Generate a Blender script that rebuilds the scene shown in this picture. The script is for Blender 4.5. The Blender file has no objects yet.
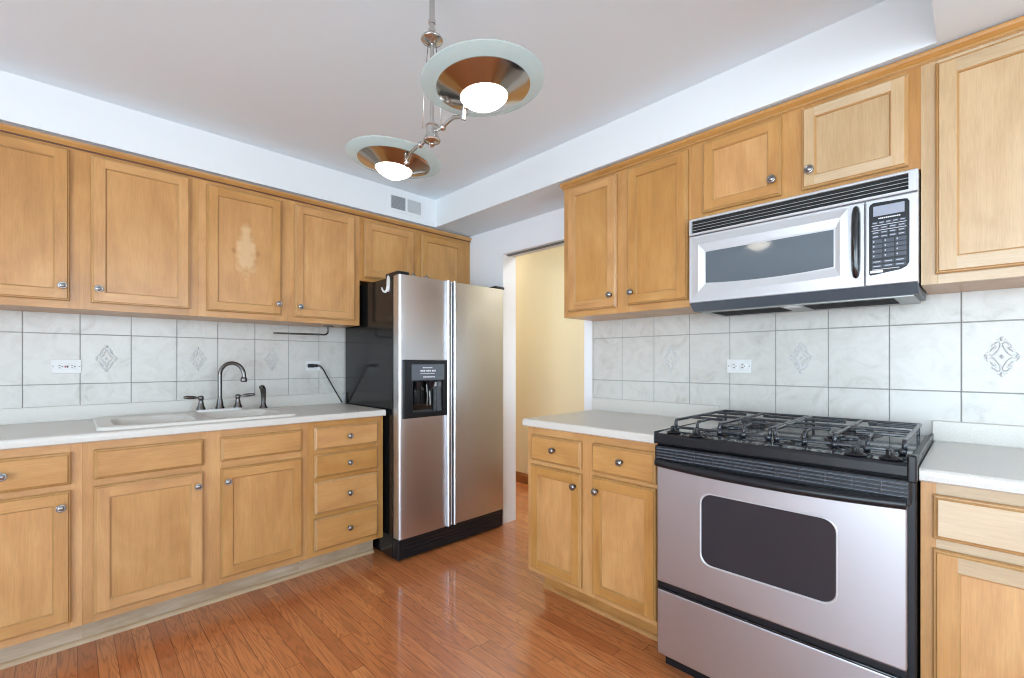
import bpy, bmesh, math, random
from mathutils import Vector, Matrix
PI = math.pi
S = bpy.context.scene
COL = S.collection
random.seed(7)

# ------------------------------------------------------------------ camera, world, light, exposure
cam = bpy.data.cameras.new('camera')
cam.sensor_width = 36.0
cam.lens = 454.19 / 1024 * 36
cam.shift_y = 23.42 / 1024
cam.clip_start = 0.02
cam_o = bpy.data.objects.new('camera', cam)
COL.objects.link(cam_o)
cam_o.location = (-2.3014, -3.1523, 1.1975)
cam_o.rotation_euler = (PI / 2, 0, -math.radians(44.2564))
S.camera = cam_o

XL, YB = -5.4, -6.2          # the room beyond the frame: window wall at x = XL, rear wall at y = YB
HC, HS = 2.4066, 2.2037      # raised ceiling, soffit underside

w = bpy.data.worlds.new('daylight'); S.world = w; w.use_nodes = True
nt = w.node_tree; nt.nodes.clear()
g = nt.nodes.new('ShaderNodeTexCoord'); sp = nt.nodes.new('ShaderNodeSeparateXYZ')
rp = nt.nodes.new('ShaderNodeValToRGB'); bg = nt.nodes.new('ShaderNodeBackground'); ou = nt.nodes.new('ShaderNodeOutputWorld')
mr = nt.nodes.new('ShaderNodeMapRange'); mr.inputs[1].default_value = -1; mr.inputs[2].default_value = 1
nt.links.new(g.outputs['Generated'], sp.inputs[0]); nt.links.new(sp.outputs[2], mr.inputs[0])
nt.links.new(mr.outputs[0], rp.inputs[0]); nt.links.new(rp.outputs[0], bg.inputs[0]); nt.links.new(bg.outputs[0], ou.inputs[0])
e = rp.color_ramp.elements
e[0].position = 0.42; e[0].color = (0.98, 1.20, 1.36, 1)
e[1].position = 0.60; e[1].color = (0.52, 0.66, 0.79, 1)
h_ = e.new(0.51); h_.color = (1.18, 1.40, 1.55, 1)
x_ = e.new(1.0); x_.color = (0.42, 0.58, 0.75, 1)
bg.inputs[1].default_value = 9.3

def portal(loc, rot, sx, sy):
    l = bpy.data.lights.new('window_portal', 'AREA'); l.shape = 'RECTANGLE'; l.size = sx; l.size_y = sy
    l.cycles.is_portal = True
    o = bpy.data.objects.new('window_portal', l); COL.objects.link(o); o.location = loc; o.rotation_euler = rot
    return o
# openings (y0, y1, z0, z1) in the window wall and (x0, x1, z0, z1) in the rear wall
WIN_L = (-5.4, -2.2, 0.25, 2.18)
WIN_R = (-2.7, -0.9, 0.7, 2.18)
portal((XL - 0.02, (WIN_L[0] + WIN_L[1]) / 2, (WIN_L[2] + WIN_L[3]) / 2), (0, -PI / 2, 0), WIN_L[3] - WIN_L[2], WIN_L[1] - WIN_L[0])
portal(((WIN_R[0] + WIN_R[1]) / 2, YB - 0.02, (WIN_R[2] + WIN_R[3]) / 2), (PI / 2, 0, 0), WIN_R[1] - WIN_R[0], WIN_R[3] - WIN_R[2])

S.view_settings.view_transform = 'Standard'
S.view_settings.look = 'None'
S.view_settings.gamma = 1.0
S.view_settings.use_curve_mapping = False
S.view_settings.exposure = 0.0
S.cycles.use_denoising = True
S.cycles.max_bounces = 10
S.cycles.diffuse_bounces = 6
S.cycles.glossy_bounces = 5
S.cycles.transparent_max_bounces = 12
S.cycles.sample_clamp_indirect = 6.0
S.cycles.blur_glossy = 0.5
S.cycles.filter_width = 1.1

# ------------------------------------------------------------------ mesh helpers
class MB:
    """Collects shapes into ONE mesh; coordinates are absolute, 'off' is the thing's origin."""
    def __init__(s, off=(0, 0, 0)):
        s.bm = bmesh.new(); s.off = Vector(off); s.smooth = False
    def v(s, p): return s.bm.verts.new(Vector(p) - s.off)
    def face(s, pts, m=0):
        f = s.bm.faces.new([s.v(p) for p in pts]); f.material_index = m; return f
    def box(s, x0, x1, y0, y1, z0, z1, bev=0.0, m=0, seg=2):
        n0 = len(s.bm.faces)
        r = bmesh.ops.create_cube(s.bm, size=1.0)
        vs = r['verts']
        c = Vector(((x0 + x1) / 2, (y0 + y1) / 2, (z0 + z1) / 2)) - s.off
        for v in vs:
            v.co = Vector((v.co.x * (x1 - x0), v.co.y * (y1 - y0), v.co.z * (z1 - z0))) + c
        fs = list({f for v in vs for f in v.link_faces})
        for f in fs: f.material_index = m
        if bev > 0:
            es = list({e for v in vs for e in v.link_edges})
            r = bmesh.ops.bevel(s.bm, geom=es, offset=min(bev, abs(x1-x0)*.49, abs(y1-y0)*.49, abs(z1-z0)*.49), segments=seg, profile=0.5, affect='EDGES')
            for f in r['faces']: f.material_index = m
        return s
    def loft(s, rings, m=0, closed=True, cap0=False, cap1=False, smooth=True):
        R = [[s.v(p) for p in r] for r in rings]
        n = len(R[0])
        for a, b in zip(R, R[1:]):
            for i in range(n if closed else n - 1):
                j = (i + 1) % n
                try:
                    f = s.bm.faces.new((a[i], a[j], b[j], b[i])); f.material_index = m; f.smooth = smooth
                except ValueError: pass
        if cap0: f = s.bm.faces.new(list(reversed(R[0]))); f.material_index = m
        if cap1: f = s.bm.faces.new(R[-1]); f.material_index = m
        return s
    def tube(s, pts, r, n=10, m=0, caps=True):
        P = [Vector(p) for p in pts]
        rr = r if isinstance(r, (list, tuple)) else [r] * len(P)
        T = []
        for i in range(len(P)):
            a = P[max(i - 1, 0)]; b = P[min(i + 1, len(P) - 1)]
            T.append((b - a).normalized())
        up = Vector((0, 0, 1)) if abs(T[0].z) < 0.9 else Vector((1, 0, 0))
        nrm = T[0].cross(up).normalized(); rings = []
        for i, p in enumerate(P):
            nrm = (nrm - T[i] * nrm.dot(T[i])).normalized(); bi = T[i].cross(nrm)
            rings.append([p + (nrm * math.cos(2*PI*k/n) + bi * math.sin(2*PI*k/n)) * rr[i] for k in range(n)])
        return s.loft(rings, m, True, caps, caps)
    def lathe(s, prof, M=None, n=32, m=0, cap0=False, cap1=False):
        """prof: (r, z) pairs about local z, placed with matrix M."""
        M = M or Matrix()
        rings = [[M @ Vector((max(r, 1e-5) * math.cos(2*PI*k/n), max(r, 1e-5) * math.sin(2*PI*k/n), z)) for k in range(n)] for r, z in prof]
        return s.loft(rings, m, True, cap0, cap1)
    def prism(s, pts, axis, a0, a1, m=0, bev=0.0):
        """polygon pts in the two other axes extruded along axis (0,1,2)."""
        def P(q, a):
            q = list(q); q.insert(axis, a); return q
        A = [s.v(P(q, a0)) for q in pts]; B = [s.v(P(q, a1)) for q in pts]
        n = len(pts); fs = []
        fs.append(s.bm.faces.new(list(reversed(A)))); fs.append(s.bm.faces.new(B))
        for i in range(n):
            j = (i + 1) % n
            fs.append(s.bm.faces.new((A[i], A[j], B[j], B[i])))
        for f in fs: f.material_index = m
        if bev > 0:
            es = list({e for f in fs for e in f.edges})
            r = bmesh.ops.bevel(s.bm, geom=es, offset=bev, segments=2, profile=0.5, affect='EDGES')
            for f in r['faces']: f.material_index = m
        return s
    def build(s, name, mats, parent=None, smooth=None, loc=None):
        bmesh.ops.recalc_face_normals(s.bm, faces=s.bm.faces)
        me = bpy.data.meshes.new(name); s.bm.to_mesh(me); s.bm.free()
        for m in (mats if isinstance(mats, (list, tuple)) else [mats]): me.materials.append(m)
        if smooth:
            for p in me.polygons: p.use_smooth = True
            try: me.set_sharp_from_angle(angle=math.radians(smooth))
            except Exception: pass
        o = bpy.data.objects.new(name, me); COL.objects.link(o)
        if parent is not None: o.parent = parent
        if loc is not None: o.location = loc
        return o

def tag(o, label=None, cat=None, group=None, kind=None):
    if label: o['label'] = label
    if cat: o['category'] = cat
    if group: o['group'] = group
    if kind: o['kind'] = kind
    return o

def thing(name, label, cat, origin=(0, 0, 0), frame='S', group=None):
    """Empty at the thing's base. frame S: sink wall (local = world axes); frame T: stove wall (local x runs along -y)."""
    o = bpy.data.objects.new(name, None); COL.objects.link(o); o.empty_display_size = 0.1
    x, y, z = origin
    if frame == 'T':
        o.location = (y, -x, z); o.rotation_euler = (0, 0, -PI / 2)
    else:
        o.location = (x, y, z)
    return tag(o, label, cat, group)

def cut(obj, *cutters):
    """Boolean cut with temporary meshes, applied at once."""
    for c in cutters:
        md = obj.modifiers.new('cut', 'BOOLEAN'); md.object = c; md.operation = 'DIFFERENCE'; md.solver = 'EXACT'
    bpy.context.view_layer.update()
    dg = bpy.context.evaluated_depsgraph_get()
    me = bpy.data.meshes.new_from_object(obj.evaluated_get(dg))
    old = obj.data; obj.modifiers.clear(); obj.data = me; me.name = old.name
    for c in cutters:
        d = c.data; bpy.data.objects.remove(c); bpy.data.meshes.remove(d)
    return obj

def rrect(x0, x1, z0, z1, r, n=6):
    """rounded rectangle outline, counter-clockwise, as 2-D points"""
    P = []
    for cx, cz, a in ((x1 - r, z0 + r, -PI/2), (x1 - r, z1 - r, 0), (x0 + r, z1 - r, PI/2), (x0 + r, z0 + r, PI)):
        for k in range(n + 1):
            t = a + PI / 2 * k / n
            P.append((cx + r * math.cos(t), cz + r * math.sin(t)))
    return P

# ------------------------------------------------------------------ materials
def new_mat(name):
    m = bpy.data.materials.new(name); m.use_nodes = True
    b = m.node_tree.nodes['Principled BSDF']
    return m, m.node_tree, b
def N(nt, t, **kw):
    n = nt.nodes.new(t)
    for k, v in kw.items(): setattr(n, k, v)
    return n
def plain(name, col, rough=0.5, metal=0.0, spec=0.5, coat=0.0, bump=None):
    m, nt, b = new_mat(name)
    b.inputs['Base Color'].default_value = (*col, 1); b.inputs['Roughness'].default_value = rough
    b.inputs['Metallic'].default_value = metal; b.inputs['Specular IOR Level'].default_value = spec
    b.inputs['Coat Weight'].default_value = coat; b.inputs['Coat Roughness'].default_value = 0.08
    if bump:
        tc = N(nt, 'ShaderNodeTexCoord'); mp = N(nt, 'ShaderNodeMapping'); no = N(nt, 'ShaderNodeTexNoise'); bu = N(nt, 'ShaderNodeBump')
        mp.inputs['Scale'].default_value = bump[1]; no.inputs['Scale'].default_value = bump[0]; no.inputs['Detail'].default_value = 4
        bu.inputs['Strength'].default_value = bump[2]; bu.inputs['Distance'].default_value = 0.002
        nt.links.new(tc.outputs['Object'], mp.inputs[0]); nt.links.new(mp.outputs[0], no.inputs[0])
        nt.links.new(no.outputs[0], bu.inputs['Height']); nt.links.new(bu.outputs[0], b.inputs['Normal'])
    return m
def ramp(nt, stops):
    r = N(nt, 'ShaderNodeValToRGB'); el = r.color_ramp.elements
    while len(el) < len(stops): el.new(0.5)
    for e, (p, c) in zip(el, stops): e.position = p; e.color = (*c, 1)
    return r
def math_(nt, op, a, b=None, clamp=False):
    n = N(nt, 'ShaderNodeMath', operation=op); n.use_clamp = clamp
    for i, q in enumerate((a, b)):
        if q is None: continue
        if isinstance(q, (int, float)): n.inputs[i].default_value = q
        else: nt.links.new(q, n.inputs[i])
    return n.outputs[0]
def mixc(nt, fac, a, b, mode='MIX'):
    n = N(nt, 'ShaderNodeMix', data_type='RGBA', blend_type=mode)
    if isinstance(fac, (int, float)): n.inputs[0].default_value = fac
    else: nt.links.new(fac, n.inputs[0])
    for i, q in ((6, a), (7, b)):
        if isinstance(q, tuple): n.inputs[i].default_value = (*q, 1)
        else: nt.links.new(q, n.inputs[i])
    return n.outputs[2]

def wood(name, axis, lo, mid, hi, figure=None, rough=0.36, coat=0.25):
    m, nt, b = new_mat(name)
    tc = N(nt, 'ShaderNodeTexCoord'); oi = N(nt, 'ShaderNodeObjectInfo')
    ad = N(nt, 'ShaderNodeVectorMath', operation='ADD'); cb = N(nt, 'ShaderNodeCombineXYZ')
    for i, k in enumerate((13.0, 29.0, 7.0)): nt.links.new(math_(nt, 'MULTIPLY', oi.outputs['Random'], k), cb.inputs[i])
    nt.links.new(tc.outputs['Object'], ad.inputs[0]); nt.links.new(cb.outputs[0], ad.inputs[1])
    def noise(scale, vec, detail, dist=0.0, rough_=0.55):
        mp = N(nt, 'ShaderNodeMapping'); mp.inputs['Scale'].default_value = vec
        no = N(nt, 'ShaderNodeTexNoise'); no.inputs['Scale'].default_value = scale; no.inputs['Detail'].default_value = detail
        no.inputs['Roughness'].default_value = rough_; no.inputs['Distortion'].default_value = dist
        nt.links.new(ad.outputs[0], mp.inputs[0]); nt.links.new(mp.outputs[0], no.inputs[0]); return no.outputs[0]
    st = (1, 1, 0.16) if axis == 'z' else (0.16, 1, 1)
    grain = noise(16, st, 6, 0.9)
    fine = noise(150, (1, 1, 0.03) if axis == 'z' else (0.03, 1, 1), 3)
    blot = noise(3.2, (1, 1, 0.6) if axis == 'z' else (0.6, 1, 1), 3, 1.2)
    f = math_(nt, 'ADD', math_(nt, 'MULTIPLY', grain, 0.36), math_(nt, 'ADD', math_(nt, 'MULTIPLY', blot, 0.50), math_(nt, 'MULTIPLY', fine, 0.14)))
    r = ramp(nt, [(0.34, lo), (0.5, mid), (0.66, hi)])
    nt.links.new(f, r.inputs[0])
    fl = noise(34, (1, 1, 0.05) if axis == 'z' else (0.05, 1, 1), 2, 0.3)
    fm = N(nt, 'ShaderNodeMapRange'); fm.inputs[1].default_value = 0.60; fm.inputs[2].default_value = 0.74
    nt.links.new(fl, fm.inputs[0])
    flk = mixc(nt, math_(nt, 'MULTIPLY', fm.outputs[0], 0.20), r.outputs[0], lo)
    pores = noise(420, (1, 1, 0.045) if axis == 'z' else (0.045, 1, 1), 2)
    pm = N(nt, 'ShaderNodeMapRange'); pm.inputs[1].default_value = 0.35; pm.inputs[2].default_value = 0.65; pm.inputs[3].default_value = 0.935; pm.inputs[4].default_value = 1.045
    nt.links.new(pores, pm.inputs[0])
    pc = N(nt, 'ShaderNodeVectorMath', operation='SCALE'); nt.links.new(flk, pc.inputs[0]); nt.links.new(pm.outputs[0], pc.inputs['Scale'])
    hs = N(nt, 'ShaderNodeHueSaturation')
    nt.links.new(pc.outputs[0], hs.inputs['Color'])
    nt.links.new(math_(nt, 'ADD', math_(nt, 'MULTIPLY', oi.outputs['Random'], 0.16), 0.92), hs.inputs['Value'])
    nt.links.new(math_(nt, 'ADD', math_(nt, 'MULTIPLY', oi.outputs['Random'], -0.08), 1.03), hs.inputs['Saturation'])
    col = hs.outputs[0]
    if figure:
        # pale bookmatched figure with two little knots, fixed in the panel's own coordinates
        cx, cz = figure
        sx = N(nt, 'ShaderNodeSeparateXYZ'); nt.links.new(tc.outputs['Object'], sx.inputs[0])
        dx = math_(nt, 'ABSOLUTE', math_(nt, 'SUBTRACT', sx.outputs[0], cx)); dz = math_(nt, 'SUBTRACT', sx.outputs[2], cz)
        wob = N(nt, 'ShaderNodeTexNoise'); wob.inputs['Scale'].default_value = 14
        cv = N(nt, 'ShaderNodeCombineXYZ'); nt.links.new(dx, cv.inputs[0]); nt.links.new(dz, cv.inputs[2]); nt.links.new(cv.outputs[0], wob.inputs[0])
        q = math_(nt, 'ADD', math_(nt, 'POWER', math_(nt, 'DIVIDE', dx, math_(nt, 'SUBTRACT', 0.048, math_(nt, 'MULTIPLY', dz, 0.12))), 2.0), math_(nt, 'POWER', math_(nt, 'DIVIDE', dz, 0.135), 2.0))
        q = math_(nt, 'ADD', q, math_(nt, 'MULTIPLY', math_(nt, 'SUBTRACT', wob.outputs[0], 0.5), 3.4))
        mask = N(nt, 'ShaderNodeMapRange'); mask.inputs[1].default_value = 1.25; mask.inputs[2].default_value = 0.35
        nt.links.new(q, mask.inputs[0])
        col = mixc(nt, math_(nt, 'MULTIPLY', mask.outputs[0], 0.6), col, (0.72, 0.50, 0.28))
        kx = math_(nt, 'SUBTRACT', dx, 0.060); kz = math_(nt, 'ADD', dz, 0.02)
        kq = math_(nt, 'ADD', math_(nt, 'POWER', math_(nt, 'DIVIDE', kx, 0.016), 2.0), math_(nt, 'POWER', math_(nt, 'DIVIDE', kz, 0.024), 2.0))
        kq = math_(nt, 'ADD', kq, math_(nt, 'MULTIPLY', math_(nt, 'SUBTRACT', wob.outputs[0], 0.5), 2.0))
        km = N(nt, 'ShaderNodeMapRange'); km.inputs[1].default_value = 0.9; km.inputs[2].default_value = 0.1
        nt.links.new(kq, km.inputs[0])
        col = mixc(nt, math_(nt, 'MULTIPLY', km.outputs[0], 0.7), col, (0.36, 0.16, 0.045))
    nt.links.new(col, b.inputs['Base Color'])
    b.inputs['Roughness'].default_value = rough; b.inputs['Coat Weight'].default_value = coat; b.inputs['Coat Roughness'].default_value = 0.22
    bu = N(nt, 'ShaderNodeBump'); bu.inputs['Strength'].default_value = 0.06; bu.inputs['Distance'].default_value = 0.001
    nt.links.new(f, bu.inputs['Height']); nt.links.new(bu.outputs[0], b.inputs['Normal'])
    return m

LO, MID, HI = (0.41, 0.188, 0.052), (0.525, 0.258, 0.076), (0.61, 0.330, 0.112)
M_WV = wood('maple_vertical', 'z', LO, MID, HI)
M_WH = wood('maple_horizontal', 'x', LO, MID, HI)
M_WE = wood('maple_edge', 'z', (0.38, 0.195, 0.062), (0.46, 0.245, 0.082), (0.53, 0.29, 0.11))  # golden edge wood, slightly darkened to put groove shade into the colour
M_WFIG = wood('maple_figured', 'z', LO, MID, HI, figure=(0.0, 0.355))
M_PV = wood('daylit_pale_maple_vertical', 'z', (0.45, 0.285, 0.135), (0.53, 0.355, 0.185), (0.58, 0.41, 0.230))  # lighter maple copy; the daylight wash is put into the colour
M_PH = wood('daylit_pale_maple_horizontal', 'x', (0.45, 0.305, 0.170), (0.535, 0.385, 0.228), (0.59, 0.445, 0.285))  # same daylight wash in the colour; simply pale wood on the shoe moulding
M_TOE = wood('worn_toe_board', 'x', (0.34, 0.24, 0.14), (0.50, 0.38, 0.25), (0.66, 0.55, 0.41), rough=0.6, coat=0.0)
M_DARKWOOD = wood('stained_oak_trim', 'x', (0.22, 0.07, 0.02), (0.33, 0.12, 0.035), (0.42, 0.17, 0.06))
M_CROWNDARK = plain('shadow_line_bead', (0.12, 0.045, 0.022), 0.5)  # dark tone paints the shadow line along the sink-side crown
M_SHADEGAP = plain('shadow_gap_grey', (0.30, 0.28, 0.27), 0.7)  # grey that paints the shadow gap between crown and soffit

M_WALL = plain('wall_paint', (0.83, 0.845, 0.875), 0.6, bump=(180, (1, 1, 1), 0.05))
M_CEIL = plain('ceiling_paint', (0.785, 0.88, 0.945), 0.75)
M_SOFF = plain('soffit_paint', (0.76, 0.785, 0.80), 0.6)
M_TRIM = plain('white_trim_paint', (0.86, 0.87, 0.89), 0.35)
M_HALL = plain('yellow_hall_paint', (0.79, 0.70, 0.49), 0.6)
M_PLASTIC = plain('white_plastic', (0.70, 0.70, 0.69), 0.35)
M_BLACK = plain('black_plastic', (0.009, 0.010, 0.013), 0.30, spec=0.4)
M_BLACKGLOSS = plain('black_gloss_enamel', (0.008, 0.008, 0.009), 0.09, coat=0.6)
M_CASE = plain('black_refrigerator_case', (0.008, 0.008, 0.009), 0.14, spec=0.35, coat=0.05, bump=(90, (1, 1, 1), 0.02))
M_IRON = plain('cast_iron', (0.022, 0.025, 0.032), 0.26, spec=0.9)
M_GREYPLASTIC = plain('slate_grey_plastic', (0.10, 0.12, 0.145), 0.4)
M_DARKGLASS = plain('dark_oven_glass', (0.020, 0.023, 0.032), 0.06, coat=0.35)
M_MWGLASS = plain('microwave_window_glass', (0.10, 0.125, 0.145), 0.06, coat=0.7)
M_SLAT = plain('glinting_black_slat', (0.15, 0.165, 0.195), 0.28)  # black fins lightened, with the sky's glint put into the colour
M_SLOT = plain('dark_slot', (0.006, 0.006, 0.006), 0.7)
M_NICKEL = plain('brushed_nickel', (0.56, 0.55, 0.53), 0.24, 1.0)
M_PEWTER = plain('pewter', (0.17, 0.165, 0.16), 0.25, 1.0)
M_KNOB = plain('knob_pewter', (0.30, 0.29, 0.28), 0.26, 1.0)
M_KNOBRIM = plain('knob_dark_rim', (0.10, 0.09, 0.085), 0.35, 1.0)
M_LABEL = plain('printed_white', (0.72, 0.74, 0.78), 0.5)
M_LOUVRE = plain('lit_louvre_grey', (0.52, 0.54, 0.55), 0.5)  # vent half painted lighter, as its blades catch the light
M_LOUVRESHADE = plain('shaded_louvre_grey', (0.30, 0.32, 0.34), 0.5)  # vent half painted darker, as shade between its blades
M_MARK = plain('faint_grey_print', (0.09, 0.095, 0.10), 0.3)
M_KEYTEXT = plain('dim_key_print', (0.42, 0.44, 0.50), 0.5)
M_KEY = plain('keypad_key', (0.055, 0.065, 0.085), 0.35)
M_LCD = plain('lcd_display', (0.33, 0.36, 0.43), 0.15)
M_SINK = plain('bisque_composite', (0.67, 0.64, 0.585), 0.28)
M_RED = plain('outlet_red', (0.35, 0.03, 0.03), 0.4)
M_RELIEF = plain('tile_relief', (0.63, 0.63, 0.62), 0.35)
M_RELIEFG = plain('tile_relief_outline', (0.34, 0.35, 0.365), 0.5)
M_GROUT = plain('grout', (0.30, 0.30, 0.29), 0.85)
M_CONE = plain('polished_bronze_nickel', (0.52, 0.47, 0.42), 0.14, 1.0)
M_UNDER = plain('hood_underside', (0.34, 0.36, 0.35), 0.35, 0.6)

def steel(name, axis, col=(0.60, 0.60, 0.615), rough=0.30):
    m, nt, b = new_mat(name)
    b.inputs['Base Color'].default_value = (*col, 1); b.inputs['Metallic'].default_value = 1.0
    tc = N(nt, 'ShaderNodeTexCoord'); mp = N(nt, 'ShaderNodeMapping'); no = N(nt, 'ShaderNodeTexNoise')
    mp.inputs['Scale'].default_value = (1, 1, 0.008) if axis == 'z' else (0.008, 1, 1)
    no.inputs['Scale'].default_value = 420; no.inputs['Detail'].default_value = 2
    nt.links.new(tc.outputs['Object'], mp.inputs[0]); nt.links.new(mp.outputs[0], no.inputs[0])
    nt.links.new(math_(nt, 'ADD', math_(nt, 'MULTIPLY', no.outputs[0], 0.05), rough - 0.025), b.inputs['Roughness'])
    bu = N(nt, 'ShaderNodeBump'); bu.inputs['Strength'].default_value = 0.012; bu.inputs['Distance'].default_value = 0.001
    nt.links.new(no.outputs[0], bu.inputs['Height']); nt.links.new(bu.outputs[0], b.inputs['Normal'])
    return m
M_STEELV = steel('stainless_vertical', 'z', rough=0.33)
M_STEELH = steel('stainless_horizontal', 'x', (0.53, 0.54, 0.575), 0.36)
M_SILVER = plain('silver_painted_plastic', (0.61, 0.62, 0.64), 0.32, 0.5)

def laminate():
    m, nt, b = new_mat('speckled_white_laminate')
    tc = N(nt, 'ShaderNodeTexCoord'); no = N(nt, 'ShaderNodeTexNoise'); no.inputs['Scale'].default_value = 320; no.inputs['Detail'].default_value = 2
    nt.links.new(tc.outputs['Object'], no.inputs[0])
    r = ramp(nt, [(0.35, (0.59, 0.565, 0.515)), (0.6, (0.67, 0.65, 0.60))]); nt.links.new(no.outputs[0], r.inputs[0])
    nt.links.new(r.outputs[0], b.inputs['Base Color']); b.inputs['Roughness'].default_value = 0.3
    return m
M_COUNTER = laminate()

def tile_mat():
    m, nt, b = new_mat('marbled_cream_tile')
    tc = N(nt, 'ShaderNodeTexCoord')
    a = N(nt, 'ShaderNodeTexNoise'); a.inputs['Scale'].default_value = 9; a.inputs['Detail'].default_value = 7; a.inputs['Roughness'].default_value = 0.65; a.inputs['Distortion'].default_value = 1.6
    c = N(nt, 'ShaderNodeTexNoise'); c.inputs['Scale'].default_value = 3.5; c.inputs['Detail'].default_value = 2
    nt.links.new(tc.outputs['Object'], a.inputs[0]); nt.links.new(tc.outputs['Object'], c.inputs[0])
    r = ramp(nt, [(0.30, (0.43, 0.405, 0.36)), (0.42, (0.545, 0.525, 0.485)), (0.56, (0.595, 0.58, 0.54))])
    f = math_(nt, 'ADD', math_(nt, 'MULTIPLY', a.outputs[0], 0.75), math_(nt, 'MULTIPLY', c.outputs[0], 0.25))
    nt.links.new(f, r.inputs[0]); nt.links.new(r.outputs[0], b.inputs['Base Color'])
    b.inputs['Roughness'].default_value = 0.28
    return m
M_TILE = tile_mat()

def floor_mat():
    m, nt, b = new_mat('red_oak_strip_floor')
    tc = N(nt, 'ShaderNodeTexCoord'); sx = N(nt, 'ShaderNodeSeparateXYZ'); nt.links.new(tc.outputs['Object'], sx.inputs[0])
    X = math_(nt, 'DIVIDE', math_(nt, 'ADD', sx.outputs[0], 0.0155), 0.058)
    ix = math_(nt, 'FLOOR', X); fx = math_(nt, 'FRACT', X)
    w1 = N(nt, 'ShaderNodeTexWhiteNoise', noise_dimensions='1D'); nt.links.new(ix, w1.inputs['W'])
    Y = math_(nt, 'ADD', math_(nt, 'DIVIDE', sx.outputs[1], 1.7), math_(nt, 'MULTIPLY', w1.outputs[0], 9.0))
    iy = math_(nt, 'FLOOR', Y); fy = math_(nt, 'FRACT', Y)
    cb = N(nt, 'ShaderNodeCombineXYZ'); nt.links.new(ix, cb.inputs[0]); nt.links.new(iy, cb.inputs[1])
    w2 = N(nt, 'ShaderNodeTexWhiteNoise', noise_dimensions='2D'); nt.links.new(cb.outputs[0], w2.inputs[0])
    base = ramp(nt, [(0.0, (0.46, 0.125, 0.036)), (0.3, (0.56, 0.172, 0.052)), (0.7, (0.63, 0.210, 0.067)), (1.0, (0.70, 0.275, 0.098))])
    nt.links.new(w2.outputs[0], base.inputs[0])
    gv = N(nt, 'ShaderNodeCombineXYZ')
    nt.links.new(math_(nt, 'MULTIPLY', sx.outputs[0], 22.0), gv.inputs[0]); nt.links.new(math_(nt, 'MULTIPLY', sx.outputs[1], 1.7), gv.inputs[1])
    nt.links.new(math_(nt, 'MULTIPLY', w2.outputs[0], 60.0), gv.inputs[2])
    n1 = N(nt, 'ShaderNodeTexNoise'); n1.inputs['Scale'].default_value = 1.0; n1.inputs['Detail'].default_value = 2; n1.inputs['Distortion'].default_value = 0.4
    nt.links.new(gv.outputs[0], n1.inputs[0])
    rings = math_(nt, 'ADD', math_(nt, 'MULTIPLY', math_(nt, 'SINE', math_(nt, 'MULTIPLY', n1.outputs[0], 75.0)), 0.5), 0.5)
    rings = math_(nt, 'POWER', rings, 2.5)
    gv2 = N(nt, 'ShaderNodeCombineXYZ')
    nt.links.new(math_(nt, 'MULTIPLY', sx.outputs[0], 420.0), gv2.inputs[0]); nt.links.new(math_(nt, 'MULTIPLY', sx.outputs[1], 11.0), gv2.inputs[1])
    n2 = N(nt, 'ShaderNodeTexNoise'); n2.inputs['Scale'].default_value = 1.0; n2.inputs['Detail'].default_value = 3; nt.links.new(gv2.outputs[0], n2.inputs[0])
    col = mixc(nt, math_(nt, 'MULTIPLY', rings, 0.58), base.outputs[0], (0.24, 0.062, 0.018))
    col = mixc(nt, math_(nt, 'MULTIPLY', n2.outputs[0], 0.34), col, (0.64, 0.29, 0.115))
    gap = math_(nt, 'MAXIMUM', math_(nt, 'GREATER_THAN', fx, 0.965), math_(nt, 'GREATER_THAN', fy, 0.9985))
    col = mixc(nt, math_(nt, 'MULTIPLY', gap, 0.8), col, (0.07, 0.02, 0.008))
    nt.links.new(col, b.inputs['Base Color'])
    b.inputs['Roughness'].default_value = 0.30; b.inputs['Coat Weight'].default_value = 0.9; b.inputs['Coat Roughness'].default_value = 0.06
    h = math_(nt, 'SUBTRACT', math_(nt, 'MULTIPLY', w2.outputs[0], 0.12), gap)
    bu = N(nt, 'ShaderNodeBump'); bu.inputs['Strength'].default_value = 0.25; bu.inputs['Distance'].default_value = 0.0012
    nt.links.new(h, bu.inputs['Height']); nt.links.new(bu.outputs[0], b.inputs['Normal'])
    nt.links.new(bu.outputs[0], b.inputs['Coat Normal'])
    return m
M_FLOOR = floor_mat()

def frosted_glass():
    m, nt, b = new_mat('frosted_green_glass')
    b.inputs['Base Color'].default_value = (0.74, 0.84, 0.84, 1); b.inputs['Roughness'].default_value = 0.25
    tr = N(nt, 'ShaderNodeBsdfTransparent'); tr.inputs[0].default_value = (0.90, 0.97, 0.95, 1)
    tl = N(nt, 'ShaderNodeBsdfTranslucent'); tl.inputs[0].default_value = (0.76, 0.88, 0.88, 1)
    m1 = N(nt, 'ShaderNodeMixShader'); m2 = N(nt, 'ShaderNodeMixShader'); out = nt.nodes['Material Output']
    m1.inputs[0].default_value = 0.45; nt.links.new(b.outputs[0], m1.inputs[1]); nt.links.new(tl.outputs[0], m1.inputs[2])
    m2.inputs[0].default_value = 0.48; nt.links.new(m1.outputs[0], m2.inputs[1]); nt.links.new(tr.outputs[0], m2.inputs[2])
    nt.links.new(m2.outputs[0], out.inputs[0])
    return m
M_FROST = frosted_glass()
def emit(name, col, s):
    m, nt, b = new_mat(name)
    b.inputs['Base Color'].default_value = (0.9, 0.9, 0.88, 1)
    b.inputs['Emission Color'].default_value = (*col, 1); b.inputs['Emission Strength'].default_value = s
    return m
M_BULB = emit('lit_opal_glass', (1.0, 0.93, 0.80), 9.0)
M_HALLBULB = emit('added_hall_glow', (1.0, 0.98, 0.95), 100.0)
M_HALLBULB2 = emit('added_hall_glow_near', (0.95, 0.97, 1.0), 85.0)

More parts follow.
